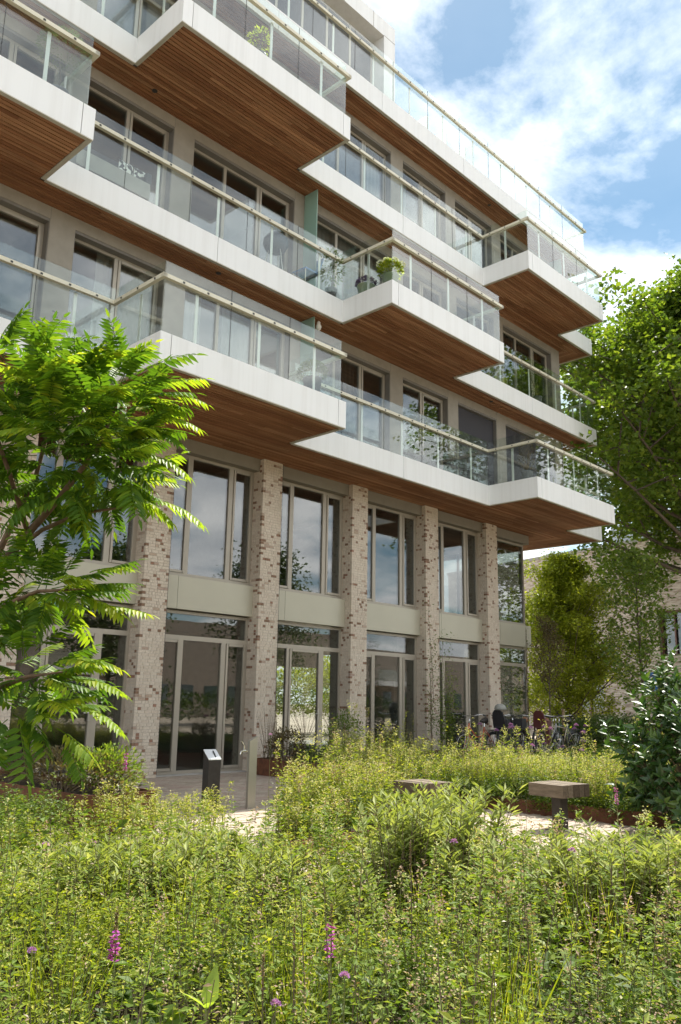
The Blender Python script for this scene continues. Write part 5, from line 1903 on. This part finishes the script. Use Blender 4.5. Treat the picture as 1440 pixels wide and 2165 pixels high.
bq = empty('barbecue', (7.45, -0.92, T2))
tag(bq, 'dark grey covered kettle barbecue on thin legs behind the balcony glass', 'barbecue')
MB().lathe([(0.04, 0.52), (0.20, 0.58), (0.26, 0.70), (0.25, 0.82), (0.16, 0.92), (0.03, 0.95)], (0, 0, 0), 18).build('kettle', plain('cover_grey', (0.10, 0.11, 0.13), 0.6), bq, True)
for a in (0.5, 2.6, 4.7):
    MB().tube([(0.14 * math.cos(a), 0.14 * math.sin(a), 0.58), (0.25 * math.cos(a), 0.25 * math.sin(a), 0)], 0.012, 5).build('leg', M['steel'], bq)
ch = empty('blue_chair', (8.32, -0.92, T2))
tag(ch, 'blue folding chair beside the green glass screen', 'chair')
bl = plain('blue_canvas', (0.03, 0.17, 0.42), 0.8)
MB().add([(-0.2, -0.2, 0.40), (0.2, -0.2, 0.40), (0.2, 0.2, 0.42), (-0.2, 0.2, 0.42), (-0.2, -0.2, 0.43), (0.2, -0.2, 0.43), (0.2, 0.2, 0.45), (-0.2, 0.2, 0.45)], [(0, 3, 2, 1), (4, 5, 6, 7), (0, 1, 5, 4), (1, 2, 6, 5), (2, 3, 7, 6), (3, 0, 4, 7)]).build('seat', bl, ch)
MB().add([(0.18, -0.2, 0.45), (0.20, -0.2, 0.45), (0.34, -0.2, 0.85), (0.32, -0.2, 0.85), (0.18, 0.2, 0.45), (0.20, 0.2, 0.45), (0.34, 0.2, 0.85), (0.32, 0.2, 0.85)], [(0, 1, 2, 3), (4, 7, 6, 5), (0, 4, 5, 1), (1, 5, 6, 2), (2, 6, 7, 3), (3, 7, 4, 0)]).build('backrest', bl, ch)
for x in (-0.18, 0.18):
    for y in (-0.18, 0.18):
        MB().tube([(x, y, 0.41), (x * 1.05, y, 0)], 0.012, 5).build('leg', M['steel'], ch)
sf = empty('garden_sofa', (3.62, -0.90, T2))
tag(sf, 'dark garden sofa behind the glass of the second balcony at the left', 'sofa')
ubox('seat', M['deck'], sf, -0.7, 0.7, -0.22, 0.25, 0.12, 0.42)
ubox('backrest', M['blackplastic'], sf, -0.7, 0.7, 0.18, 0.28, 0.42, 0.82)
ubox('armrest', M['blackplastic'], sf, 0.62, 0.72, -0.22, 0.17, 0.421, 0.62)
for x in (-0.66, 0.66):
    for y in (-0.18, 0.2):
        ubox('leg', M['blackplastic'], sf, x - 0.02, x + 0.02, y - 0.02, y + 0.02, 0, 0.119)
cm_, cnt_, cout_ = newmat('cushion_pattern')
cn = noise(cnt_, 9, 1)
principled(cnt_, cout_, **{'Base Color': ramp(cnt_, cn, [(0.5, (0.75, 0.75, 0.73)), (0.54, (0.05, 0.05, 0.05))]), 'Roughness': 0.9})
for i, x in enumerate((3.9, 4.2)):
    o = empty('cushion', (x, -0.98, T2 + 0.425))
    tag(o, ('black and white patterned cushion on the garden sofa, nearer the left', 'black and white patterned cushion on the garden sofa, at its right arm')[i], 'cushion', 'patterned cushions on the sofa')
    mb = MB()
    for a in range(7):
        for b in range(7):
            u_, v_ = a / 6 * 2 - 1, b / 6 * 2 - 1
            t_ = 0.05 * (1 - u_ ** 4) * (1 - v_ ** 4)
            mb.v += [(u_ * 0.14, -t_, 0.14 + v_ * 0.14), (u_ * 0.14, t_, 0.14 + v_ * 0.14)]
    for a in range(6):
        for b in range(6):
            k = (a * 7 + b) * 2
            mb.f += [(k, k + 14, k + 16, k + 2), (k + 1, k + 3, k + 17, k + 15)]
    mb.build('cover', cm_, o, True)
tb = empty('balcony_bench', (13.75, -0.92, T1))
tag(tb, 'black metal bench frame behind the glass of the lowest balcony', 'bench')
ubox('seat', M['blackplastic'], tb, -0.5, 0.45, -0.18, 0.12, 0.40, 0.44)
ubox('backrest', M['blackplastic'], tb, -0.5, 0.45, 0.13, 0.16, 0.55, 0.63)
for x in (-0.46, 0.0, 0.41):
    ubox('leg', M['blackplastic'], tb, x - 0.02, x + 0.02, 0.121, 0.161, 0.0, 0.549)
wt = empty('wall_tap', (3.05, YW, T1 + 0.62))
tag(wt, 'small dark outdoor water tap on the wall behind the lower left balcony', 'water tap')
MB().tube([(0, 0, 0), (0, -0.09, 0), (0.02, -0.11, -0.05)], 0.014, 6).tube([(0, -0.06, 0), (0, -0.06, 0.06)], 0.01, 6).box(-0.05, 0.05, -0.068, -0.052, 0.06, 0.075).build('tap', M['darksteel'], wt)
bd = empty('bird_figure', (8.7, -0.95, LV[2] - 0.03))
tag(bd, 'small pale hanging bird figure below the soffit beside the lower glass screen', 'ornament')
MB().lathe([(0.0, -0.24), (0.05, -0.20), (0.065, -0.14), (0.035, -0.08), (0.04, -0.05), (0.02, -0.02), (0.0, -0.01)], (0, 0, 0), 12).build('body', plain('figure_pale', (0.6, 0.57, 0.5), 0.7), bd, True)
MB().tube([(0, 0, -0.01), (0, 0, 0.03)], 0.003, 4).build('cord', M['darksteel'], bd)


# curtains behind the panes
def curtain(x0, x1, z0, z1, label, mat='curtain'):
    o = empty('curtain', (x0, YW + 0.34, z0))
    tag(o, label, 'curtain')
    n = int((x1 - x0) / 0.03)
    mb = MB()
    for i in range(n + 1):
        s = (x1 - x0) * i / n
        y = 0.03 * math.sin(i * 1.35) + 0.012 * math.sin(i * 0.37)
        mb.v += [(s, y, 0), (s, y * 0.6, z1 - z0)]
    mb.f = [(2 * i, 2 * i + 2, 2 * i + 3, 2 * i + 1) for i in range(n)]
    mb.build('cloth', M[mat], o, True)
    MB().tube([(-0.03, 0, z1 - z0 + 0.005), (x1 - x0 + 0.03, 0, z1 - z0 + 0.005)], 0.009, 6).build('curtain_rod', M['steel'], o)


ZC = {1: (T1 + 0.03, LV[2] - 0.22), 2: (T2 + 0.03, LV[3] - 0.22), 3: (T3 + 0.03, LV[4] - 0.22)}
for k, x0, x1, lab, mt in ((1, 3.9, 5.05, 'pale sheer curtain in the lower left window above the sumac', 'curtain'), (1, 5.6, 6.2, 'pale sheer curtain at the left side of the wide window on the lowest balcony', 'curtain'),
                           (1, 6.7, 7.5, 'pale sheer curtain in the middle of the wide window on the lowest balcony', 'curtain'), (2, 8.95, 11.4, 'long pale curtain in the window right of the upper green glass screen', 'curtain'),
                           (3, 10.7, 11.4, 'grey curtain in the window below the roof terrace, left one', 'curtain'), (3, 12.0, 12.5, 'pale curtain in the window below the roof terrace, middle one', 'curtain'), (1, 9.6, 10.6, 'brown curtain in the dark window right of the lower green glass screen', 'curtaindark'),
                           (3, 13.0, 13.7, 'grey curtain at the right side of the middle window below the roof terrace', 'curtain'), (2, 16.6, 18.9, 'brown curtain in the window nearest the gable', 'curtaindark')):
    curtain(x0, x1, *ZC[k], lab, mt)
